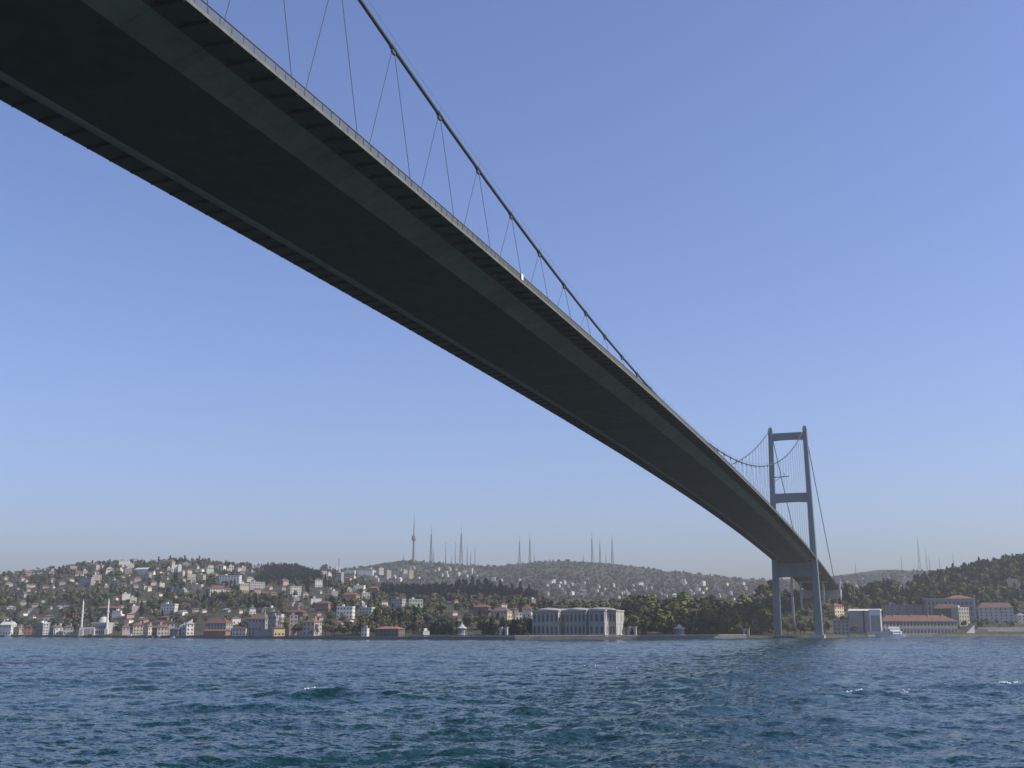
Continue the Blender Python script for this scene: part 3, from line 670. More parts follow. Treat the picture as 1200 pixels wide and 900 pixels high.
# ------------------------------------------------------------------ individual buildings read from the photo: x0 x1 top base wall roof kind yaw label
H_ = house
W = "on the left waterfront"
for a in [
 (-2,15,728.5,737,"white","white","side",12,"long white low building with pale roof at the left frame edge"),
 (12,25,733,744,"beige","brown","hip",5,"beige waterfront house with dull brown roof near the left edge"),
 (27,36,732,745,"orange","red","gable",20,"orange waterfront house with white front left of the mosque"),
 (37,52,730,747,"blue","white","flat",-6,"large dark blue-grey waterfront house with pale flat roof"),
 (50,56,730.5,744,"white","white","flat",25,"narrow white house wedged beside the dark blue-grey waterfront house"),
 (56,64,732,746,"blue","brown","hip",0,"narrow dark blue waterfront house with one white lit side"),
 (64,73,732,746,"white","brown","hip",32,"tall white waterfront house with brown roof, left of the mosque"),
 (74,85,732,743,"green","brown","hip",22,"yellow-green waterfront house just left of the first minaret"),
 (143,152,731.5,742,"pink","brown","hip",28,"small pinkish cream waterfront house right of the mosque"),
 (156,167,729,741,"cream","red","hip",22,"cream house with broad red roof behind the red boat"),
 (166,176,731,743,"beige","brown","hip",-6,"beige house with brown roof right of the red boat"),
 (159,171,725,731,"terracotta","red","side",4,"long rust coloured house with red roof, highest behind the red boat"),
 (163.5,169,723,728,"white","white","gable",25,"tiny white gabled house above the broad red roof, left one of two"),
 (169.5,174,723.5,728,"white","grey","gable",25,"tiny white gabled house above the broad red roof, right one of two"),
 (176,185,733,745,"terracotta","brown","hip",6,"small rust coloured waterfront house above the blue boats"),
 (184,196,732,745,"beige","red","hip",24,"beige waterfront house with red roof above the blue boats"),
 (177,191,727,734,"terracotta","red","side",0,"long rust house with red roof in the second row"),
 (190,204,726,735,"pink","brown","gable",18,"pinkish gabled house in the second row behind the dark house"),
 (182,198,722,728,"brown","brown","hip",8,"low brown house in the third row behind the rust houses"),
 (196,211,735,748,"blue","dark","hip",10,"dark grey waterfront house with one white sunlit side"),
 (218,228,727,736,"white","white","gable",30,"white gabled house above the waterfront garden"),
 (210,217,731,738,"white","grey","hip",20,"small white house left of the white gabled house"),
 (240,268,725.5,735,"grey","red","hip",0,"long house with dull red roof behind the orange waterfront house"),
 (236,266,737.5,749.5,"orange","red","side",10,"orange waterfront house with long red roof"),
 (271,283,722,732,"white","brown","hip",28,"white house above the roof of the cream waterfront house"),
 (268,291,733.5,750,"cream","brown","hip",0,"grey fronted waterfront house with bright cream sunlit side"),
 (287,314,719,738,"grey","brown","hip",-3,"large grey house with red-brown roof above the waterfront"),
 (310,326,722,740,"grey","grey","flat",4,"grey-white flat roofed house beside the large grey house"),
 (318,329,723,735,"white","red","hip",20,"white and brick house with small red roof behind the yellow house"),
 (328,333,723,739,"cream","white","flat",24,"tall narrow cream house standing behind the yellow house"),
 (295,322,738,750.5,"grey","grey","flat",0,"low grey waterfront building left of the yellow house"),
 (320,334,733,750.5,"yellow","brown","hip",22,"bright yellow waterfront house with brown roof"),
 (339,349,721,736,"pink","grey","flat",18,"pinkish house right of the yellow waterfront house"),
 (333,357,714.5,726,"brown","red","hip",6,"house with dull red roof on the slope above the pinkish house"),
 (351,372,724,741,"stone","red","hip",-4,"stone grey house with wide red roof near the waterfront"),
 (292,300,711,720,"white","grey","gable",24,"small white gabled house above the large grey house"),
 (393,414,711,725,"white","white","flat",14,"white balconied apartment building on the slope left of the pale green-white one"),
 (419,437,712,724,"green","white","flat",10,"pale green-white columned building on the slope"),
 (399,419,694,706,"terracotta","red","hip",0,"large terracotta roofed building on the mid slope"),
 (366,387,704,717,"terracotta","brown","hip",0,"terracotta house with brown roof on the mid slope"),
 (364,377,701.5,708,"white","white","flat",18,"low white flat roofed building above the terracotta house"),
 (446,456,703.5,711,"white","brown","hip",25,"small white house with brown roof below the long pine wood"),
 (436,470,734,751,"brown","orange","hip",-2,"dark brown waterfront building with red-brown hipped roof"),
 (422,431,736.5,749,"white","grey","flat",10,"small white waterfront house left of the red roofed dark brown building"),
 (456,473,702,716,"grey","grey","flat",2,"grey block with one white sunlit side below the pine wood"),
 (479,496,702.5,714,"green","white","flat",16,"pale green-white block below the long pine wood"),
 (480,496,740.5,750,"orange","brown","flat",4,"low red-orange waterfront building right of the dark brown one"),
 (495,504,740,749,"white","white","flat",18,"small white waterfront building beside the low red-orange one"),
 (553,574,708,722,"brown","red","hip",4,"brown house with dark red roof on the slope left of the palace"),
 (572,597,711.5,730,"beige","brown","hip",-6,"beige mansion with brown roof on the slope left of the palace"),
 (586,596,706.5,713,"white","red","hip",24,"small white house with red roof above the beige mansion"),
 (603,613,718,731,"cream","grey","flat",18,"cream house left of the tall house beside the palace"),
 (611,623,708,734,"white","red","hip",10,"tall white house with dark red roof beside the palace"),
 (129,143,716,724,"white","white","flat",12,"bright white villa on the slope right of the second minaret"),
 (112,138,710.5,719,"brown","red","side",2,"long house with faded red roof behind the minarets"),
 (143,152,696,703,"white","white","flat",20,"white house on mid slope, upper left one of a close pair"),
 (151.5,159.5,700,707,"cream","white","flat",20,"cream house on mid slope, lower right one of a close pair"),
 (186,206,708,719,"white","white","flat",12,"white two-storey villa with grey left side on the lower slope"),
 (139,151,657.5,665,"white","white","flat",16,"bright white flat roofed building on the left ridge line"),
 (155,175,665,674,"white","white","side",-8,"long white sloping roofed building below the left ridge"),
 (91,108,677,687,"grey","grey","flat",4,"grey apartment block on the upper left slope"),
 (108,118,674,684,"cream","white","flat",24,"cream apartment block beside the grey block on the upper left slope"),
 (88,97,671,678,"white","red","hip",18,"white house with red roof above the grey apartment block"),
 (124,132,664,675,"white","white","gable",22,"tall white gabled house below the left ridge"),
 (99,114,659.5,669,"pink","red","hip",4,"pinkish house with red roof on the left ridge"),
 (184,203,656,664,"pink","red","hip",2,"long pinkish building with red roof along the left ridge"),
 (168,176,672,682,"grey","grey","flat",5,"grey block below the long white sloping roofed building"),
 (219.5,229,673,684,"cream","white","flat",20,"cream block left one of two blocks on the upper slope"),
 (229.5,239,673.5,684,"olive","white","flat",14,"olive-cream block right one of two blocks on the upper slope"),
 (255,281,674.5,686,"white","white","flat",14,"long white colonnaded building on the upper slope"),
 (242,250,666.5,674,"white","grey","flat",18,"white house above the long white colonnaded building"),
 (251,263,661,669,"white","red","hip",10,"white house with red roof near the ridge"),
 (268,274,663,671,"cream","white","flat",22,"small cream block right of the red roofed ridge house"),
 (280.5,292,684,698,"cream","white","flat",26,"tall cream block standing alone on the mid slope"),
 (246,264,686,701,"white","red","hip",20,"white villa with reddish roof among dark cypresses"),
 (293,310,682,691,"white","white","flat",16,"white row building right of the tall cream block"),
 (298,306,688.5,696,"pink","red","hip",20,"pink house below the white row building"),
 (201,208,662,670,"white","white","flat",22,"white block near the ridge, left one of a close pair"),
 (208.5,212.5,662.5,670,"white","white","flat",22,"slim white block near the ridge, right one of a close pair"),
 (223,237,685,691,"beige","white","flat",12,"long low beige building below the olive-cream block"),
 (340,353,687,699,"white","grey","flat",18,"white apartment block below the dark ridge wood"),
 (384,389,671.5,678,"white","white","flat",28,"small bright white block right of the dark ridge wood"),
 (392,401,671,684,"grey","white","flat",6,"grey tower block right of the dark ridge wood"),
 (393.5,401,663.5,671,"white","white","flat",20,"white ridge building below the dark spire"),
 (369,378,679.5,688,"white","grey","flat",18,"white block at the right foot of the ridge wood"),
 (404,416,668.5,674,"white","white","flat",12,"long low white building left one of a row near the ridge"),
 (418,437,668.5,674,"white","white","flat",12,"long low white building right one of a row near the ridge"),
 (444,450,666,674,"white","white","flat",22,"white slab block on the far slope above the pine wood"),
 (453,459,668.5,679,"cream","white","flat",24,"tall cream slab block above the pine wood, left one of two"),
 (472.5,478,668,679,"white","white","flat",24,"tall white slab block above the pine wood, middle one"),
 (479,485,668.5,679,"yellow","white","flat",24,"tall yellowish slab block above the pine wood"),
 (413,427,686,695,"white","white","flat",14,"white flat roofed building left of the long pine wood"),
 (430,443,687,695,"orange","orange","hip",10,"orange roofed house left of the long pine wood"),
 (399,411,675.5,683,"pink","brown","hip",10,"pinkish hillside building above the terracotta roofed building"),
 # right shore
 (975,993.5,706.5,724,"cream","red","hip",30,"cream house with red roof just right of the bridge tower"),
 (977,995,727,739,"grey","grey","flat",3,"low grey shed with one white side right of the bridge tower"),
 (1034,1094,709,727,"grey","grey","flat",4,"long dark grey flat roofed building behind the long red roofed hall"),
 (1121,1140,712,729,"beige","white","flat",24,"pale beige building with columns below the large mansion"),
 (1096,1124,707.5,726,"brown","brown","hip",4,"brownish building with low brown roof in front of the mansion"),
 (1149,1188,706,731,"stone","brown","hip",6,"weathered grey stone building with brown roof at the right"),
 (1015,1034,675.5,684,"grey","grey","flat",5,"long grey flat roofed building on the right hill"),
 (1058,1069,676.5,685,"grey","white","flat",14,"pale grey block among dark trees on the right hill"),
 (1180,1194,678.5,686,"beige","grey","flat",10,"beige building among the trees at far right"),
 (1150,1166,651.5,659,"brown","red","hip",4,"red roofed house on the right ridge line"),
 (1192,1204,718,731,"white","grey","hip",14,"white house at the right frame edge"),
]:
    x0, x1, yt, yb, wl_, rf_, kd, yw, lb = a; dd_ = None
    if lb.startswith("pale beige building"): dd_ = float(shore(pxu(1130)))+36
    if lb.startswith("brownish building"): dd_ = float(shore(pxu(1110)))+58
    H_(x0, x1, yt, yb, wl_, rf_, kd, yw, None, lb, chim=(yb > 734 and kd != "flat"), rf=.24 if kd != "flat" else 0, d=dd_)
def special_right():
    # white-trimmed grey block beside the tower
    d = float(shore(pxu(1010)))+26
    r = house(996, 1032, 713.5, 738, "grey", "white", "side", -4, 13, "tall grey block with white upper band beside the grass bank", d=d, rf=.07, win=False, name="warehouse", cat="warehouse")
    b = r; wall = r.children[0]; bb = [v.co for v in wall.data.vertices]; w = max(v.x for v in bb); h = max(v.z for v in bb)
    g = MB(); g.box(-w*.05-.9, -w*.05+.9, -.1, .02, 0, h*.93); g.build("door", glass, r)
    wp = mat("white_paint", (.8,.8,.78))
    g = MB(); g.box(w*.38, w-.2, -.12, .0, h*.74, h-.6); g.box(w*.30, w*.38-.003, -.12, 0, 0, h-.6); g.build("white_band", wp, r)
    # long two-storey building with orange roof
    d = float(shore(pxu(1078)))+9
    u = float(pxu(1034)); x, y = wxy(u, d); u2 = float(pxu(1122)); x2, y2 = wxy(u2, float(shore(u2))+9)
    L = math.hypot(x2-x, y2-y); ang = math.atan2(y2-y, x2-x); z = 2.3
    root = thing("long_hall", (x, y, z), "long two-storey grey hall with dull red hipped roof on the right quay", "hall", rz=ang)
    k = d/F; h = 18*k*.80; wl = wm("grey")
    g = MB(); g.box(0, L, 0, 16, -3, h); g.box(-.2, L+.2, -.25, 16, h*.5-.2, h*.5+.15); g.build("wall", mat("hall_grey_plaster", (.30,.285,.27), .85, .15, .3), root)
    g = MB(); o = 1.4; g.add([(-o,-o,h),(L+o,-o,h),(L+o,16+o,h),(-o,16+o,h),(9,8,h+5.6),(L-9,8,h+5.6)], [(0,1,5,4),(1,2,5),(2,3,4,5),(3,0,4),(3,2,1,0)]); rf_ = g.build("roof", mat("orange_hall_tiles", (.165,.09,.072), .85, .25, .4), root)
    for xx in (L*.2, L*.43, L*.66, L*.85):
        g = MB(); g.box(xx, xx+1.1, 6, 7.1, h+3, h+6.4); g.build("chimney", wl, rf_)
    for i in range(22):
        for zz in (h*.10, h*.60): put_window(root, WIN, (i+.5)*L/22, -.28 if zz < h*.4 else -.06, zz, L/22*.5, h*.30)
    for j in range(4):
        for zz in (h*.12, h*.62): put_window(root, WIN, L+.23, 2+j*4, zz, 1.6, h*.27, R(90))
    RECTS.append((1032, 1124, 719, 745, d, 1.0))
    # mansion behind
    u = float(pxu(1088)); d = float(shore(pxu(1115)))+85; x, y = wxy(u, d); z = float(height(pxu(1115), d)); k = d/F
    root = thing("mansion", (x, y, z), "large grey mansion with white cornice and shallow orange roof behind the quay hall", "mansion", rz=R(4))
    w = 52*k; ztop = CZ+d*float(ray(1115, 702.5)[1])-z
    g = MB(); g.box(0, w, 0, 24, -4, ztop); g.build("wall", mat("mansion_grey_plaster", (.33,.30,.295), .85, .18, .3), root)
    g = MB(); g.box(-.8, w+.8, -.8, 24.8, ztop+.003, ztop+1.0); g.box(w-1.3, w+.3, -.3, -.004, 0, ztop-.003); g.build("cornice", mat("white_marble", (.44,.43,.41)), root)
    g = MB(); g.add([(w*.42,0,ztop+1.01),(w*.98,0,ztop+1.01),(w*.98,24,ztop+1.01),(w*.42,24,ztop+1.01),(w*.62,12,ztop+4.2),(w*.76,12,ztop+4.2)], [(0,1,5,4),(1,2,5),(2,3,4,5),(3,0,4),(3,2,1,0)]); g.build("roof", rm("orange"), root)
    for i in range(11):
        for zz in (.12, .42, .70): put_window(root, WIN, (i+.6)*w/11.6, -.06, ztop*zz, w/11*.4, ztop*.17)
    RECTS.append((1086, 1143, 699, 727, d, .9))
    # garden wall with stairs
    u = float(pxu(1131)); d = float(shore(u))+5; x, y = wxy(u, d); root = thing("stone_stairs", (x, y, 2.1), "pale diagonal stone stairs climbing the garden wall right of the quay hall", "stairs", rz=R(32))
    k = d/F; g = MB(); n = 12
    for i in range(n): g.box(i*k*1.0, (i+1)*k*1.0, 0, 4.5, -1, (i+1)*k*.85)
    g.build("steps", mat("stair_pale_stone", (.60,.57,.50), .85, .15, .3), root)
    g = MB(); g.box(12.5*k, 30*k, .3, 3, -1, 6*k); g.build("garden_wall", pstone, root)
    RECTS.append((1130, 1144, 726, 741, d, 1.0)); RECTS.append((1143, 1200, 734, 744, d, .9))
special_right()

# ------------------------------------------------------------------ more houses of the hillside town
CL = {"ridge": [(105,668),(150,670),(190,668),(225,672),(262,672),(385,674),(40,674)], "mid": [(30,690),(95,688),(120,682),(165,684),(205,690),(235,684),(270,690),(300,692),(345,696),(385,694),(410,698)],
      "low": [(20,712),(60,716),(140,712),(170,722),(225,722),(262,718),(300,718),(345,716),(375,714),(405,716),(580,716)], "shore": [(165,734),(200,734),(250,733),(300,733),(360,733)]}
def overlaps(x0, x1, y0, y1, pad=.6):
    return any(x0 < b-pad and x1 > a+pad and y0 < d-pad and y1 > c+pad for a, b, c, d, *_ in RECTS)
def scatter(n, xr, yr, wr, hr, walls, roofs, kinds, zone, far=False):
    c = 0; t = 0
    while c < n and t < n*40:
        t += 1
        if not far and t % 4:
            cx_, cy_ = CL[zone][rng.integers(len(CL[zone]))]; px = cx_+rng.normal(0, 13); pb = cy_+rng.normal(0, 4.5)
            if not (xr[0] < px < xr[1] and yr[0] < pb < yr[1]): continue
        else: px = rng.uniform(*xr); pb = rng.uniform(*yr)
        if (86 < px < 130 and 692 < pb < 732) or (304 < px < 376 and 655 < pb < 686) or (448 < px < 632 and 684 < pb < 708): continue
        w = rng.uniform(*wr); h = w*rng.uniform(*hr)
        if overlaps(px-w/2, px+w/2, pb-h, pb): continue
        X, Y, Z, D = hit(px, pb)
        if not D[0] == D[0]: continue
        if far and D[0] < 2250: continue
        if not far and D[0] > 2300: continue
        wl_ = walls[rng.integers(len(walls))]; rf_ = roofs[rng.integers(len(roofs))]; kd = kinds[rng.integers(len(kinds))]
        if kd == "flat": rf_ = "white" if rf_ in ("red", "brown", "orange") else rf_
        r = house(px-w/2, px+w/2, pb-h, pb, wl_, rf_, kd, float(rng.uniform(-8, 52)), None, None, d=float(D[0]), win=not far, cover=.3)
        c += 1
AW = ["white","grey","cream","beige","pink","grey","beige","cream","stone"]; AR = ["red","brown","brown","orange","grey","brown"]; AK = ["hip","hip","gable","flat","side"]
scatter(34, (-6,400), (664,676), (4.5,9), (.6,.95), AW, AR, AK, "ridge")
scatter(50, (-6,440), (676,700), (4.5,9.5), (.6,1.0), AW, AR, AK, "mid")
scatter(32, (-6,445), (700,726), (5,11), (.6,.9), AW, AR, AK, "low")
scatter(10, (0,430), (726,737), (7,12), (.6,.9), ["white","beige","brown","terracotta","grey"], ["red","brown","red"], ["hip","gable"], "shore")
scatter(8, (520,640), (700,730), (5,9), (.7,1.0), AW, AR, AK, "mid")
scatter(48, (655,885), (684,703), (2.6,6), (.7,1.4), ["white","white","cream","beige","grey","pink"], ["white","grey","red"], ["flat","flat","hip"], "far", True)
scatter(26, (400,560), (668,682), (2.5,5.5), (.7,1.4), ["white","white","cream","pink","beige"], ["white","grey","red"], ["flat","flat","hip"], "far", True)
scatter(14, (560,700), (680,700), (2.5,5.5), (.7,1.3), ["white","cream","beige","grey"], ["white","grey"], ["flat"], "far", True)
scatter(8, (985,1060), (678,690), (2.5,5), (.6,1), ["white","beige","grey"], ["grey","red"], ["flat","hip"], "far", True)
def hzone(px, py):
    if py < 686 and px > 560: return "on far hillside " + ("above the palace" if px < 735 else "left of the tower" if px < 905 else "right of the tower")
    if px > 905: return "on the right hill"
    sec = ("left of the minarets" if px < 88 else "behind the minarets" if px < 127 else "right of the minarets" if px < 205 else "above the orange house" if px < 270 else
           "above the yellow house" if px < 345 else "left of the pine wood" if px < 445 else "by the pine wood" if px < 640 else "above the palace")
    band = "ridge" if py < 671 else "upper slope" if py < 690 else "lower slope" if py < 722 else "low shore"
    return f"{band} {sec}"
RN = {"flat": "flat roof", "hip": "hipped {} roof", "gable": "gabled {} roof", "side": "long {} roof"}
def label_houses():
    b = {}
    for r, px, py, wl_, rf_, lb, kd in HOUSES:
        if lb: continue
        k = f"{wl_} house with {RN[kd].format(rf_)} {hzone(px, py)}"; b.setdefault(k, []).append((px, r))
    for k, l in b.items():
        l.sort(key=lambda q: q[0])
        for i, (px, r) in enumerate(l):
            r["label"] = k if len(l) == 1 else f"{k}, {ordn(i)} from left"; r["group"] = "houses of the hillside town"
label_houses()

# ------------------------------------------------------------------ boats
def boat(px, w, hull, label, name="moored_boat", cabin="white", off=3.5, long_=False):
    u = float(pxu(px)); d = float(shore(u))-off; x, y = wxy(u, d); L = w/F*d; B_ = L*.24 if not long_ else L*.2; Hh = L*.16 if not long_ else L*.062
    ang = math.atan2(-math.sin(YAW), math.cos(YAW)); root = thing(name, (x, y, 0), label, "ferry" if long_ else "boat", None if long_ else "boats moored along the left quay", R(30 if long_ else 19))
    hm = mat(hull+"_hull_paint", {"red": (.30,.05,.05), "white": (.74,.74,.72), "blue": (.06,.10,.20), "dark": (.04,.045,.05), "pale": (.34,.42,.52)}[hull], .4, .08, .4)
    g = MB(); rings = []
    for i in range(13):
        t = -1+2*i/12; bw = B_/2*(1-abs(t)**3*(.95 if t < 0 else .5)); sh = Hh*(1+.5*max(0, -t)**2+.1*t*t)
        rings.append([(t*L/2, -bw, sh), (t*L/2*.96, -bw*.7, -Hh*.5), (t*L/2*.96, bw*.7, -Hh*.5), (t*L/2, bw, sh)])
    g.strip(rings); g.build("hull", hm, root)
    wp = mat("white_paint", (.8,.8,.78))
    if long_:
        g = MB(); g.box(-L*.42, L*.18, -B_*.38, B_*.38, Hh*1.02, Hh*1.95); lo = g.build("lower_deck", mat("ferry_awning_blue", (.10,.13,.22), .7), root)
        for i in range(12): put_window(lo, WIN, -L*.40+(i+.5)*L*.047, -B_*.38-.06, Hh*1.15, L*.03, Hh*.5)
        g = MB(); g.box(L*.14, L*.40, -B_*.36, B_*.36, Hh*1.02, Hh*2.1); g.box(L*.12, L*.36, -B_*.30, B_*.30, Hh*2.103, Hh*2.9); cb = g.build("cabin", wp, root)
        g = MB(); g.box(L*.08, L*.345, -B_*.34, B_*.34, Hh*2.903, Hh*3.6); g.build("bridge_deck", wp, root)
        for i in range(4): put_window(cb, WIN, L*.17+i*L*.055, -B_*.36-.06, Hh*1.4, L*.035, Hh*.4)
        g = MB(); g.tube([(L*.04, 0, Hh*1.9), (L*.04, 0, Hh*4.6)], .14); g.tube([(L*.04, -1, Hh*3.9), (L*.04, 1, Hh*3.9)], .1); g.build("mast", wp, root)
        g = MB()
        for i in range(18): xx = -L*.46+i*L*.032; g.tube([(xx, -B_*.40, Hh*1.0), (xx, -B_*.40, Hh*1.0+1.1)], .04, 4)
        g.tube([(-L*.46, -B_*.40, Hh*1.0+1.1), (L*.1, -B_*.40, Hh*1.0+1.1)], .05, 4); g.build("railing", wp, root)
    else:
        g = MB(); g.frustum((L*.1, 0, Hh*.9), (L*.12, 0, Hh*2.2), (L*.2, B_*.32), (L*.16, B_*.26)); cb = g.build("cabin", wp if cabin == "white" else hm, root)
        for i in range(3): put_window(cb, WIN, L*.0+i*L*.09, -B_*.31, Hh*1.3, L*.055, Hh*.45)
        g = MB(); g.tube([(L*.05, 0, Hh*2), (L*.05, 0, Hh*3.6)], .06, 5); g.build("mast", wp, root)
boat(150.5, 13, "red", "red hulled boat moored right of the mosque")
boat(172.5, 6, "dark", "small dark boat with white cabin moored left of the blue boats")
boat(186, 7, "blue", "dark blue boat with white cabin, larger of the two blue boats")
boat(178.5, 4.5, "blue", "tiny blue boat beside the larger blue one", off=5)
boat(27.5, 5, "white", "small white boat moored below the orange waterfront house")
boat(10, 9, "white", "long white boat moored at the left frame edge", cabin="white")
boat(131, 5.5, "dark", "small dark rowing boat moored just right of the mosque", cabin="dark")
boat(203, 6, "white", "small white boat moored below the dark grey waterfront house")
boat(104, 11, "dark", "dark boat moored in front of the mosque", cabin="dark")
boat(1035, 52, "pale", "white passenger ferry with stepped cabin at its stern near the grass bank", "passenger_ferry", off=7, long_=True)

# ------------------------------------------------------------------ masts on the hills
lat = mat("mast_grey_steel", (.16,.17,.19), .7, .1, .05)
def far_d(px, py):
    X, Y, Z, D = hit(px, py+1.5); return float(D[0]) if D[0] == D[0] else 3600.0
def mast(px, yt, yb, label, solid=False):
    d = max(far_d(px, yb+1), 3200.0); u = float(ray(px, yb)[0]); x, y = wxy(u, d); z = float(height(u, d))-2; h = CZ+d*float(ray(px, yt)[1])-z
    root = thing("lattice_mast", (x, y, z), label, "radio mast", "radio masts on the hilltop"); b = max(2.0, h*.042); r = max(.30, h*.0042)
    if solid: b = max(1.0, h*.015); r = max(.36, h*.0060)
    zs = np.linspace(0, h*.80, 9); w = [b*(1-.86*(q/(h*.80))**.8) for q in zs]
    for sx, sy in ((-1,-1),(1,-1),(1,1),(-1,1)):
        g = MB(); g.tube([(sx*k, sy*k, q) for q, k in zip(zs, w)], r, 4); g.build("leg", lat, root)
    g = MB()
    for i in range(8):
        for (ax, ay), (bx, by) in (((-1,-1),(1,-1)),((1,-1),(1,1)),((1,1),(-1,1)),((-1,1),(-1,-1))):
            g.tube([(ax*w[i], ay*w[i], zs[i]), (bx*w[i+1], by*w[i+1], zs[i+1])], r*.6, 3); g.tube([(bx*w[i], by*w[i], zs[i]), (ax*w[i+1], ay*w[i+1], zs[i+1])], r*.6, 3)
    g.build("bracing", lat, root)
    g = MB(); g.tube([(0, 0, h*.78), (0, 0, h)], [r*1.3, r*.8], 5); g.build("antenna", lat, root)
def tv_tower(px, yt, yb):
    d = 3500.0; u = float(ray(px, yb)[0]); x, y = wxy(u, d); z = float(height(u, d))-2; h = CZ+d*float(ray(px, yt)[1])-z
    root = thing("television_tower", (x, y, z), "tall concrete television tower with round pod, left of the lattice masts", "tower")
    m = mat("tv_tower_concrete", (.22,.23,.24), .85, .1, .05)
    g = MB(); g.lathe([(5.2, 0), (3.4, h*.18), (2.7, h*.42), (2.5, h*.52)], n=14); g.build("shaft", m, root)
    g = MB(); g.lathe([(2.5, h*.44), (7.2, h*.475), (7.2, h*.505), (6.2, h*.51), (6.2, h*.545), (3.2, h*.57), (2.4, h*.60)], n=20); g.build("pod", m, root)
    g = MB(); g.lathe([(2.0, h*.60), (1.5, h*.74), (1.1, h*.76), (.9, h*.88), (.5, h*.9), (.4, h)], n=8); g.build("antenna", lat, root)
tv_tower(484.5, 602.5, 657)
ML = [(473,648,657.5,1,"thin short mast left of the television tower"),(505,617,659,0,"tall lattice mast nearest right of the television tower"),(508.3,641,659,1,"short mast touching the foot of the first tall lattice mast"),
 (522.3,634,659,1,"dark slim mast between the two tallest left masts"),(529,650,659,1,"faint very short mast right of the dark slim mast"),(533.4,635,659,1,"pale mast just left of the tallest lattice mast"),
 (540.3,616,659,0,"tallest lattice mast of the left hilltop group"),(547.5,637,659.5,1,"slim mast just right of the tallest lattice mast"),(551.5,645,660,1,"shortest slim mast in the right half of the left group"),(556.6,639,660,1,"rightmost slim mast of the left hilltop group"),
 (608.8,628,659,0,"pale lattice mast, left of the middle pair"),(621,625,659,0,"taller lattice mast of the middle pair"),(626,645,658,1,"short dark mast right of the middle pair"),(683.5,648,658,1,"faint short mast left of the right hilltop trio"),
 (694,624,658,0,"left lattice mast of the right hilltop trio"),(703.3,630,659,0,"middle lattice mast of the right hilltop trio"),(710,645,660,1,"short mast within the right hilltop trio"),(717.7,626,661,0,"right lattice mast of the right hilltop trio"),
 (1003,659,672,1,"faint tiny mast right of the bridge on the distant ridge"),(1057,651,668,1,"faint slim mast on the distant ridge right of the bridge"),(1078,628,669,0,"tall lattice mast on the ridge right of the bridge"),(1086.6,643,670,0,"shorter lattice mast beside the tall one right of the bridge"),
 (1090,650,670,1,"slim mast at the right of the ridge mast cluster"),(1102,653,671,1,"short mast half hidden by the right hill"),(1118.5,648,672,1,"thin mast rising behind the right hill's trees")]
for px, yt, yb, so, lb in ML: mast(px, yt, yb, lb, bool(so))
def spire(px, yt, yb):
    X, Y, Z, D = hit(px, yb+4); d = float(D[0]) if D[0] == D[0] else 1900.; u = float(ray(px, yb)[0]); x, y = wxy(u, d); z = float(height(u, d)); h = CZ+d*float(ray(px, yt)[1])-z
    root = thing("minaret", (x, y, z), "lone dark minaret on the left ridge beside the ridge wood", "minaret")
    g = MB(); g.lathe([(1.7, 0), (1.2, h*.3), (1.1, h*.66), (1.8, h*.68), (1.8, h*.70), (.95, h*.703), (.9, h*.82)], n=10); g.build("shaft", mat("minaret_grey_stone", (.24,.24,.25), .8), root)
    g = MB(); g.lathe([(1.05, h*.823), (.5, h*.92), (.1, h)], n=10); g.build("cone_roof", mat("minaret_dark_cap", (.10,.11,.13), .7), root)
spire(397, 653, 668)

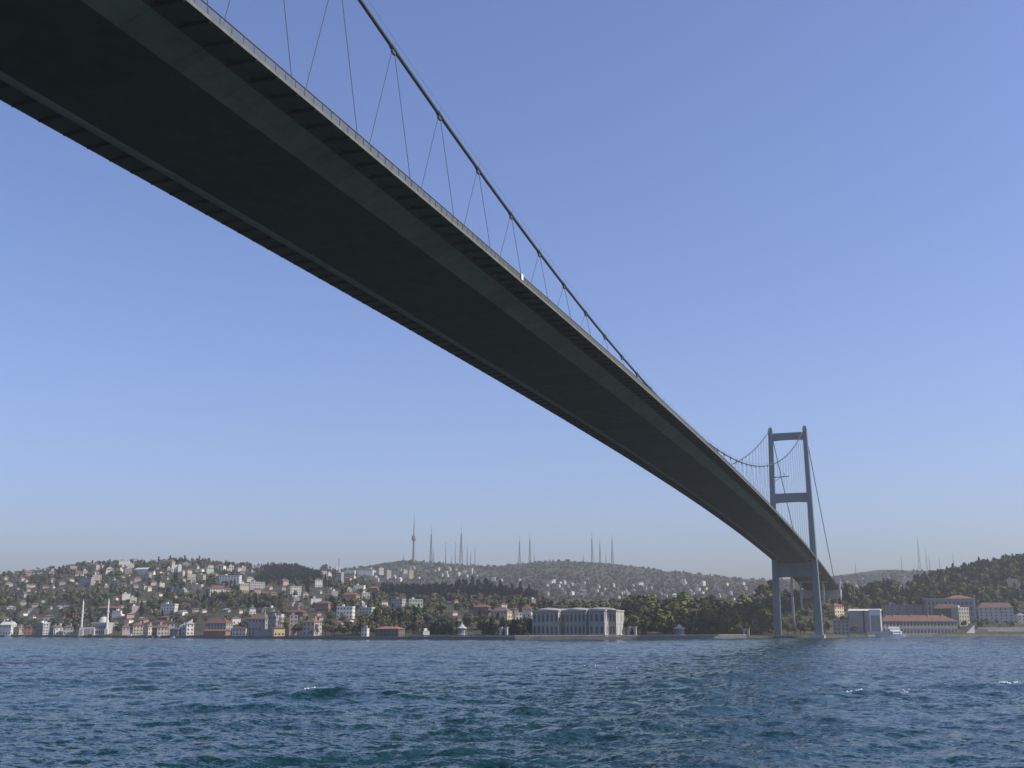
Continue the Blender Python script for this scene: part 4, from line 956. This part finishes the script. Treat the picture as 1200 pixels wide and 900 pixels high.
# ------------------------------------------------------------------ trees
def quads(c, n, size, r, flat=1.0, upb=0.0, rad=None, out=1.5):
    """n random leaf-clump quads at centres c"""
    m = len(c); nrm = r.normal(size=(m, 3)); nrm[:, 2] += upb
    if rad is not None: nrm += rad*out*1.7
    nrm /= np.linalg.norm(nrm, axis=1)[:, None]
    a = np.cross(nrm, r.normal(size=(m, 3))); a /= np.linalg.norm(a, axis=1)[:, None]; b = np.cross(nrm, a)
    s = size*r.uniform(.6, 1.35, (m, 1)); a = a*s; b = b*s*flat
    return np.stack([c-a*.9-b*.5, c+a*.4-b*1.0, c+a*1.0+b*.5, c-a*.3+b*1.0], 1).reshape(-1, 3)
def crown(kind, n, seed, size):
    r = np.random.default_rng(seed)
    if kind in ("green", "spring", "olive", "bare"):
        k = r.integers(7, 11); q = r.uniform(0, 2*math.pi, k); rad = r.uniform(.08, .27, k); zz = r.uniform(.38, .82, k)
        cen = np.stack([rad*np.cos(q), rad*np.sin(q), zz], 1); cr = r.uniform(.12, .20, k)*(1.1-abs(zz-.55)); cen[0] = (0, 0, .80); cr[0] = .15
        w = r.choice(k, n, p=cr/cr.sum()); v = r.normal(size=(n, 3)); v /= np.linalg.norm(v, axis=1)[:, None]
        v[:, 2] *= .85
        c = cen[w]+v*(cr[w]*r.uniform(.45, 1.08, n))[:, None]
        rd = v*.4+(c-np.array([0, 0, .55]))/np.maximum(np.linalg.norm(c-np.array([0, 0, .55]), axis=1), .05)[:, None]*.95
        if kind == "bare": return quads(c, n, size*.85, r, .5, rad=rd, out=.6)
        return quads(c, n, size, r, rad=rd)
    if kind == "cypress":
        z = r.uniform(.04, 1, n)**.9; rr = .115*np.sqrt(np.clip(np.sin(np.pi*np.clip(z*.92+.06, 0, 1)), 0, 1))*(1.25-.7*z); q = r.uniform(0, 2*math.pi, n); k = r.uniform(.55, 1.05, n)
        return quads(np.stack([rr*k*np.cos(q), rr*k*np.sin(q), z], 1), n, size*.62, r, 1.2)
    if kind == "conifer":
        z = r.uniform(.14, 1, n); lay = .75+.25*np.sin(z*34+r.uniform(0, 6)); rr = (.27*(1.02-z)**.7+.012)*lay; q = r.uniform(0, 2*math.pi, n); k = r.uniform(.4, 1.08, n)
        return quads(np.stack([rr*k*np.cos(q), rr*k*np.sin(q), z-.06*k*rr], 1), n, size*.8, r, .8, .3)
    v = r.normal(size=(n, 3)); v /= np.linalg.norm(v, axis=1)[:, None]          # shrub
    return quads(np.abs(v)*np.sign(v)*np.array([.55, .55, .42])*r.uniform(.5, 1, (n, 1))+np.array([0, 0, .45]), n, size, r, rad=v)
LEAF = {"green": (.068,.088,.034), "spring": (.125,.135,.044), "olive": (.112,.105,.056), "bare": (.150,.125,.096), "cypress": (.022,.034,.030), "conifer": (.021,.034,.031), "shrub": (.074,.070,.054)}
KTXT = {"green": "leafy green tree", "spring": "spring green tree", "olive": "olive green tree", "bare": "bare brown tree", "cypress": "dark slender cypress", "conifer": "dark conifer"}
leafm = {k: mat(k+"_foliage", c, .85, .35, .35, rnd=.25, spec=.1) for k, c in LEAF.items()}
bark = mat("tree_bark", (.085,.070,.055), .95, .25, 1.0)
stuffm = mat("woodland_foliage", (0,0,0), .85, .25, .15, tint=True, spec=.1)
KS_ = ["green", "spring", "olive", "bare", "cypress", "conifer", "shrub"]
LOW = {k: [crown(k, 34 if k != "shrub" else 9, 100*i+j, .13 if k != "shrub" else .42) for j in range(5)] for i, k in enumerate(KS_)}
MIDC = {k: [crown(k, 120, 300+100*i+j, .080) for j in range(5)] for i, k in enumerate(KS_[:6])}
HIGH = {k: [np_mesh("crown", crown(k, 430, 700+100*i+j, .050), np.arange(430*4).reshape(-1, 4), leafm[k]) for j in range(5)] for i, k in enumerate(KS_[:6])}
def trunk_mesh(kind, seed):
    r = random.Random(seed); g = MB()
    top = .45 if kind not in ("cypress", "conifer") else .9
    g.tube([(0, 0, -.12), (0, 0, .02), (r.uniform(-.02, .02), r.uniform(-.02, .02), top*.6), (r.uniform(-.03, .03), r.uniform(-.03, .03), top)], [.030, .024, .018, .008], 6)
    if top < .6:
        for k in range(6 if kind != "bare" else 9):
            a = r.uniform(0, 6.28); l = r.uniform(.18, .32); z = r.uniform(.2, .42)
            g.tube([(0, 0, z), (l*.5*math.cos(a), l*.5*math.sin(a), z+.14), (l*math.cos(a), l*math.sin(a), z+r.uniform(.24, .40))], [.012, .008, .003], 4)
    return g.mesh("trunk", bark)
TRUNK = {k: [trunk_mesh(k, 31*i+j) for j in range(3)] for i, k in enumerate(KS_[:6])}
TR = []      # x y z h kind zone d
def sow_d(n, px, dd, kinds, hr, zone, pmax=None, clump=0.0):
    ks, ps = zip(*kinds.items()); ps = np.array(ps)/sum(ps)
    p = rng.uniform(px[0], px[1], n); u = pxu(p); sh = shore(u)
    lo = sh+dd[0]; hi = np.maximum(dd[1], lo+20) if dd[1] > 500 else sh+dd[1]
    t = rng.random(n); d = np.sqrt(lo**2+(hi**2-lo**2)*t)
    x, y = wxy(u, d); z = height(u, d); k = rng.choice(len(ks), n, p=ps); h = rng.uniform(hr[0], hr[1], n)
    keep = np.ones(n, bool)
    if clump: keep = fbm(x/70, y/70, 3, 21)+rng.normal(0, .12, n) > -clump
    for i in np.nonzero(keep)[0]:
        kk = ks[k[i]]; TR.append([x[i], y[i], z[i], h[i]*(.9 if kk == "bare" else 1.25 if kk == "cypress" else 1), kk, zone, d[i]])
def sow_p(n, px, ylo, yhi, kinds, hr, zone, dlim=(0, 9e9)):
    ks, ps = zip(*kinds.items()); ps = np.array(ps)/sum(ps)
    p = rng.uniform(px[0], px[1], n); f = rng.random(n); a = np.interp(p, *ylo); b = np.interp(p, *yhi)
    x, y, z, d = hit(p, a+(b-a)*f); k = rng.choice(len(ks), n, p=ps); h = rng.uniform(hr[0], hr[1], n)
    for i in range(n):
        if d[i] == d[i] and dlim[0] < d[i] < dlim[1]: TR.append([x[i], y[i], z[i], h[i], ks[k[i]], zone, d[i]])
sow_d(5200, (-260, 455), (24, 2120), {"bare": .42, "olive": .34, "green": .16, "cypress": .03, "spring": .05}, (8, 15), "town", clump=.17)
sow_d(2600, (-260, 455), (24, 2120), {"conifer": .38, "cypress": .14, "green": .48}, (8, 14), "town", clump=-.05)
sow_d(90, (340, 440), (8, 80), {"olive": .5, "bare": .3, "green": .2}, (7, 12), "town")
sow_p(900, (305, 374), ([305, 318, 345, 374], [669, 665, 666, 675]), ([305, 374], [684, 685]), {"conifer": 1}, (8, 11.5), "ridge_wood", (1300, 2400))
sow_p(900, (447, 630), ([447, 480, 520, 630], [697, 690, 687, 694]), ([447, 500, 630], [704, 705, 708]), {"conifer": .75, "cypress": .25}, (13, 18), "pine_wood", (900, 1750))
sow_p(95, (535, 632), ([535, 632], [691, 697]), ([545, 632], [704, 708]), {"cypress": .8, "conifer": .2}, (17, 26), "pine_wood", (900, 1750))
sow_d(1250, (395, 640), (22, 1480), {"bare": .34, "olive": .38, "green": .14, "cypress": .03, "conifer": .09, "spring": .02}, (8.5, 13.5), "grove_left", clump=.3)
sow_d(46, (505, 535), (10, 70), {"conifer": .7, "green": .3}, (7, 10), "grove_left"); sow_d(60, (566, 624), (10, 60), {"conifer": .75, "green": .25}, (8, 12), "grove_left")
sow_d(300, (630, 745), (50, 1250), {"green": .45, "olive": .3, "spring": .15, "conifer": .1}, (10, 15), "garden")
sow_d(300, (733, 908), (14, 1140), {"olive": .36, "green": .20, "spring": .36, "bare": .05, "conifer": .03}, (15, 24), "grove_right")
sow_d(70, (738, 900), (10, 60), {"green": .6, "olive": .25, "conifer": .15}, (8, 13), "grove_right")
sow_d(240, (905, 1000), (22, 1260), {"olive": .4, "bare": .3, "green": .25, "spring": .05}, (6, 11), "under_bridge")
sow_d(1700, (985, 1480), (90, 1530), {"conifer": .36, "green": .22, "olive": .22, "spring": .11, "cypress": .05, "bare": .04}, (9, 17), "right_hill")
sow_d(230, (1085, 1480), (12, 130), {"green": .3, "olive": .45, "bare": .25}, (5, 10), "right_hill")
sow_d(70, (1000, 1480), (14, 85), {"green": .4, "olive": .4, "bare": .2}, (4.5, 8), "right_hill")
sow_p(9500, (-60, 1400), ([-60, 300, 420, 475, 620, 655, 740, 900, 975, 1060, 1400], [690, 680, 665, 658, 660, 657, 664, 680, 677, 669, 677]), ([-60, 1400], [712, 706]), {"shrub": 1}, (4.5, 8), "far", (2350, 3680))
sow_p(260, (990, 1210), ([990, 1040, 1090, 1150, 1210], [695, 691, 681, 667, 659]), ([990, 1210], [702, 672]), {"conifer": .7, "green": .3}, (10, 15), "right_hill", (1000, 1600))
# keep streets, fronts and the near side of buildings clear
def filt():
    rects = np.array([r for r in RECTS]); A = np.array([(t[0], t[1], t[2], t[3]) for t in TR]); d = np.array([t[6] for t in TR])
    kind = [t[4] for t in TR]; wf = np.array([.11 if k == "cypress" else .27 if k == "conifer" else .36 if k != "shrub" else .6 for k in kind])
    px, pb = project(A[:,0], A[:,1], A[:,2]); _, pt = project(A[:,0], A[:,1], A[:,2]+A[:,3]); hw = wf*A[:,3]/d*F
    keep = np.ones(len(A), bool)
    for x0, x1, yt, yb, dr, cov in rects:
        lim = yb-(yb-yt)*(1-cov)
        inx = (px+hw*.8 > x0) & (px-hw*.8 < x1)
        keep &= ~(inx & (d < dr+2) & (pt < lim) & (pb > yt))
        keep &= ~((px > x0-.5) & (px < x1+.5) & (abs(d-dr-5) < 9))
    nw = np.array([t[5] not in ("ridge_wood", "pine_wood") for t in TR])
    keep &= ~(nw & (px > 306) & (px < 374) & (pb > 664) & (pb < 685) & (d < 2300))
    x, y = A[:,0], A[:,1]
    keep &= ~((abs(x) < 21) & (y > 515) & (y < 830) & (A[:,2]+A[:,3] > 40)); keep &= ~((abs(x) < 22) & (y < 552))
    keep &= ~((px > 960) & (px < 1016) & (d < shore((px-600)*KU)+30))
    return keep, px, pb, pt, hw, d
keep, tpx, tpb, tpt, thw, td = filt()
# front-to-back coverage, to see which trees the photo's viewpoint really shows
GX, GY = 1260, 130
occ = np.zeros((GY, GX), np.int32); own = np.zeros(len(TR)); tot = np.zeros(len(TR))
items = [(r[4], None, r) for r in RECTS]+[(td[i], i, None) for i in np.nonzero(keep)[0] if TR[i][4] != "shrub"]
items.sort(key=lambda q: q[0])
for _, i, r in items:
    if i is None: x0, x1, y0, y1 = r[0], r[1], r[2], r[3]
    else: x0, x1, y0, y1 = tpx[i]-thw[i]*.8, tpx[i]+thw[i]*.8, tpt[i], tpb[i]-(tpb[i]-tpt[i])*.15
    a, b = max(int(x0)+30, 0), min(int(math.ceil(x1))+30, GX); c, e = max(int(y0)-635, 0), min(int(math.ceil(y1))-635, GY)
    if b <= a or e <= c: continue
    s = occ[c:e, a:b]
    if i is not None: own[i] = (s == 0).sum() if -5 < tpx[i] < 1205 else 0; tot[i] = s.size
    s[:] = 1
score = np.where(tot > 0, own, 0)*np.where(own/np.maximum(tot, 1) > .3, 1, .3)
order = np.argsort(-score); NIND = 290
ind = [i for i in order[:NIND] if score[i] > 0]; inds = set(ind)
def tzone(px, py):
    if px < 90: return "on the slope left of the minarets"
    if px < 127: return "around the mosque"
    if px < 235: return "on the slope right of the mosque"
    if px < 330: return "above the cream waterfront house"
    if px < 400: return "on the slope right of the yellow house"
    if px < 475: return "above the red roofed brown waterfront building"
    if px < 548: return "in the grove left of the beige mansion"
    if px < 624: return "around the beige mansion" 
    if px < 733: return "behind the palace roofs"
    if px < 790: return "just right of the palace"
    if px < 850: return "behind the seaside kiosk"
    if px < 905: return "left of the bridge tower"
    if px < 962: return "between the bridge tower legs"
    if px < 1035: return "right of the bridge tower"
    if px < 1090: return "on the hill behind the quay hall"
    if px < 1145: return "on the hill behind the grey mansion"
    return "on the hill at far right"
def band(py): return "upper " if py < 690 else ""
labs = {}
for i in ind:
    x, y, z, h, k, zone, d = TR[i]; j = int(i)
    t = thing({"cypress": "cypress_tree", "conifer": "conifer_tree", "bare": "bare_tree"}.get(k, "broadleaf_tree"), (x, y, z), None, "tree", "single trees of the far shore", rz=float(rng.uniform(0, 6.28)))
    c = link("crown", HIGH[k][j % 5], t); w = float(rng.uniform(.92, 1.12)); c.scale = (h*w, h*w, h)
    q = link("trunk", TRUNK[k][j % 3], t); q.scale = (h, h, h)
    key = f"{KTXT[k]} {tzone(tpx[i], 0)}"
    labs.setdefault(key, []).append((tpx[i], t))
for key, l in labs.items():
    l.sort(key=lambda q: q[0])
    for i, (_, t) in enumerate(l): t["label"] = key if len(l) == 1 else f"{key}, {ordn(i)} from left"
def mass(name, zones, label, cat):
    Vs = []; Ts = []
    for i in np.nonzero(keep)[0]:
        if i in inds or TR[i][5] not in zones: continue
        x, y, z, h, k, zone, d = TR[i]
        base = (MIDC[k] if (k != "shrub" and h/d*F > 13 and own[i] > 4) else LOW[k])[int(i) % 5]
        a = rng.uniform(0, 6.28); ca, sa = math.cos(a), math.sin(a); w = h*rng.uniform(.9, 1.15)
        V = np.stack([(base[:,0]*ca-base[:,1]*sa)*w+x, (base[:,0]*sa+base[:,1]*ca)*w+y, base[:,2]*h+z-.2], 1)
        c = np.array(LEAF[k])*rng.uniform(.75, 1.3)*np.array([rng.uniform(.9, 1.12), 1, rng.uniform(.85, 1.15)])
        Vs.append(V); n = len(V)//4; Ts.append(np.repeat(c[None]*rng.uniform(.85, 1.15, (n, 1)), 4, 0))
    if not Vs: return
    V = np.concatenate(Vs); T = np.concatenate(Ts); V0 = V.mean(0) if False else np.zeros(3)
    o = link(name, np_mesh(name, V, np.arange(len(V)).reshape(-1, 4), stuffm, tint=T)); tag(o, label, cat, kind="stuff")
mass("hillside_woodland", {"town", "grove_left", "garden"}, "mixed bare and green woodland between the hillside houses", "woodland")
mass("ridge_wood", {"ridge_wood"}, "compact dark conifer wood on the left ridge", "wood")
mass("pine_wood", {"pine_wood"}, "long dark pine wood in the middle of the hillside", "wood")
mass("shore_woodland", {"grove_right", "under_bridge"}, "green woodland on the shore by the bridge tower", "woodland")
mass("right_hill_wood", {"right_hill"}, "dark mixed wood covering the right hill", "wood")
mass("distant_scrub", {"far"}, "low scrub and trees covering the distant hills", "scrub")

# ------------------------------------------------------------------ light, sky, air
SUN_AZ, SUN_EL = 81.0, 40.0        # azimuth clockwise from +Y
world = bpy.data.worlds.new("World"); scn.world = world; world.use_nodes = True; t = world.node_tree
sky = nn(t, "ShaderNodeTexSky", sky_type="NISHITA"); sky.sun_disc = False; sky.sun_elevation = R(SUN_EL); sky.sun_rotation = R(SUN_AZ)
sky.air_density = 1.0; sky.dust_density = 0.6; sky.ozone_density = 2.2; sky.altitude = 0
bg = t.nodes["Background"]; bg.inputs["Strength"].default_value = 0.127
tn = nn(t, "ShaderNodeVectorMath", operation="MULTIPLY"); tn.inputs[1].default_value = (.95, .965, 1.24)
t.links.new(sky.outputs[0], tn.inputs[0]); t.links.new(tn.outputs[0], bg.inputs[0])
sl = bpy.data.lights.new("sun", "SUN"); sl.energy = 4.8; sl.angle = R(.53); sl.color = (1, .93, .82)
so = bpy.data.objects.new("sun", sl); COL.objects.link(so)
sd = Vector((math.sin(R(SUN_AZ))*math.cos(R(SUN_EL)), math.cos(R(SUN_AZ))*math.cos(R(SUN_EL)), math.sin(R(SUN_EL))))
so.rotation_euler = sd.to_track_quat("Z", "Y").to_euler(); so.location = (400, 0, 600)
g = MB(); g.box(-9500, 9500, -9500, 9500, -4, 420)
hz = bpy.data.materials.new("haze_air"); hz.use_nodes = True; ht = hz.node_tree; ht.nodes.remove(ht.nodes["Principled BSDF"])
pv = nn(ht, "ShaderNodeVolumePrincipled"); pv.inputs["Color"].default_value = (.60, .605, .585, 1); pv.inputs["Density"].default_value = 1.75e-4; pv.inputs["Anisotropy"].default_value = .2
ht.links.new(pv.outputs[0], ht.nodes["Material Output"].inputs["Volume"])
tag(g.build("haze", hz), "thin even daylight haze", "haze", kind="stuff")

scn.render.engine = "CYCLES"
scn.cycles.use_denoising = True; scn.cycles.max_bounces = 6; scn.cycles.volume_bounces = 0; scn.cycles.filter_width = 1.5
scn.cycles.use_adaptive_sampling = False
vs = scn.view_settings; vs.view_transform = "Standard"; vs.look = "None"; vs.exposure = 0.2; vs.gamma = 1; vs.use_curve_mapping = False
print("TREES", len(TR), keep.sum(), "IND", len(ind), "WIN", NWIN[0], "HOUSES", len(HOUSES), "OBJ", len(bpy.data.objects))
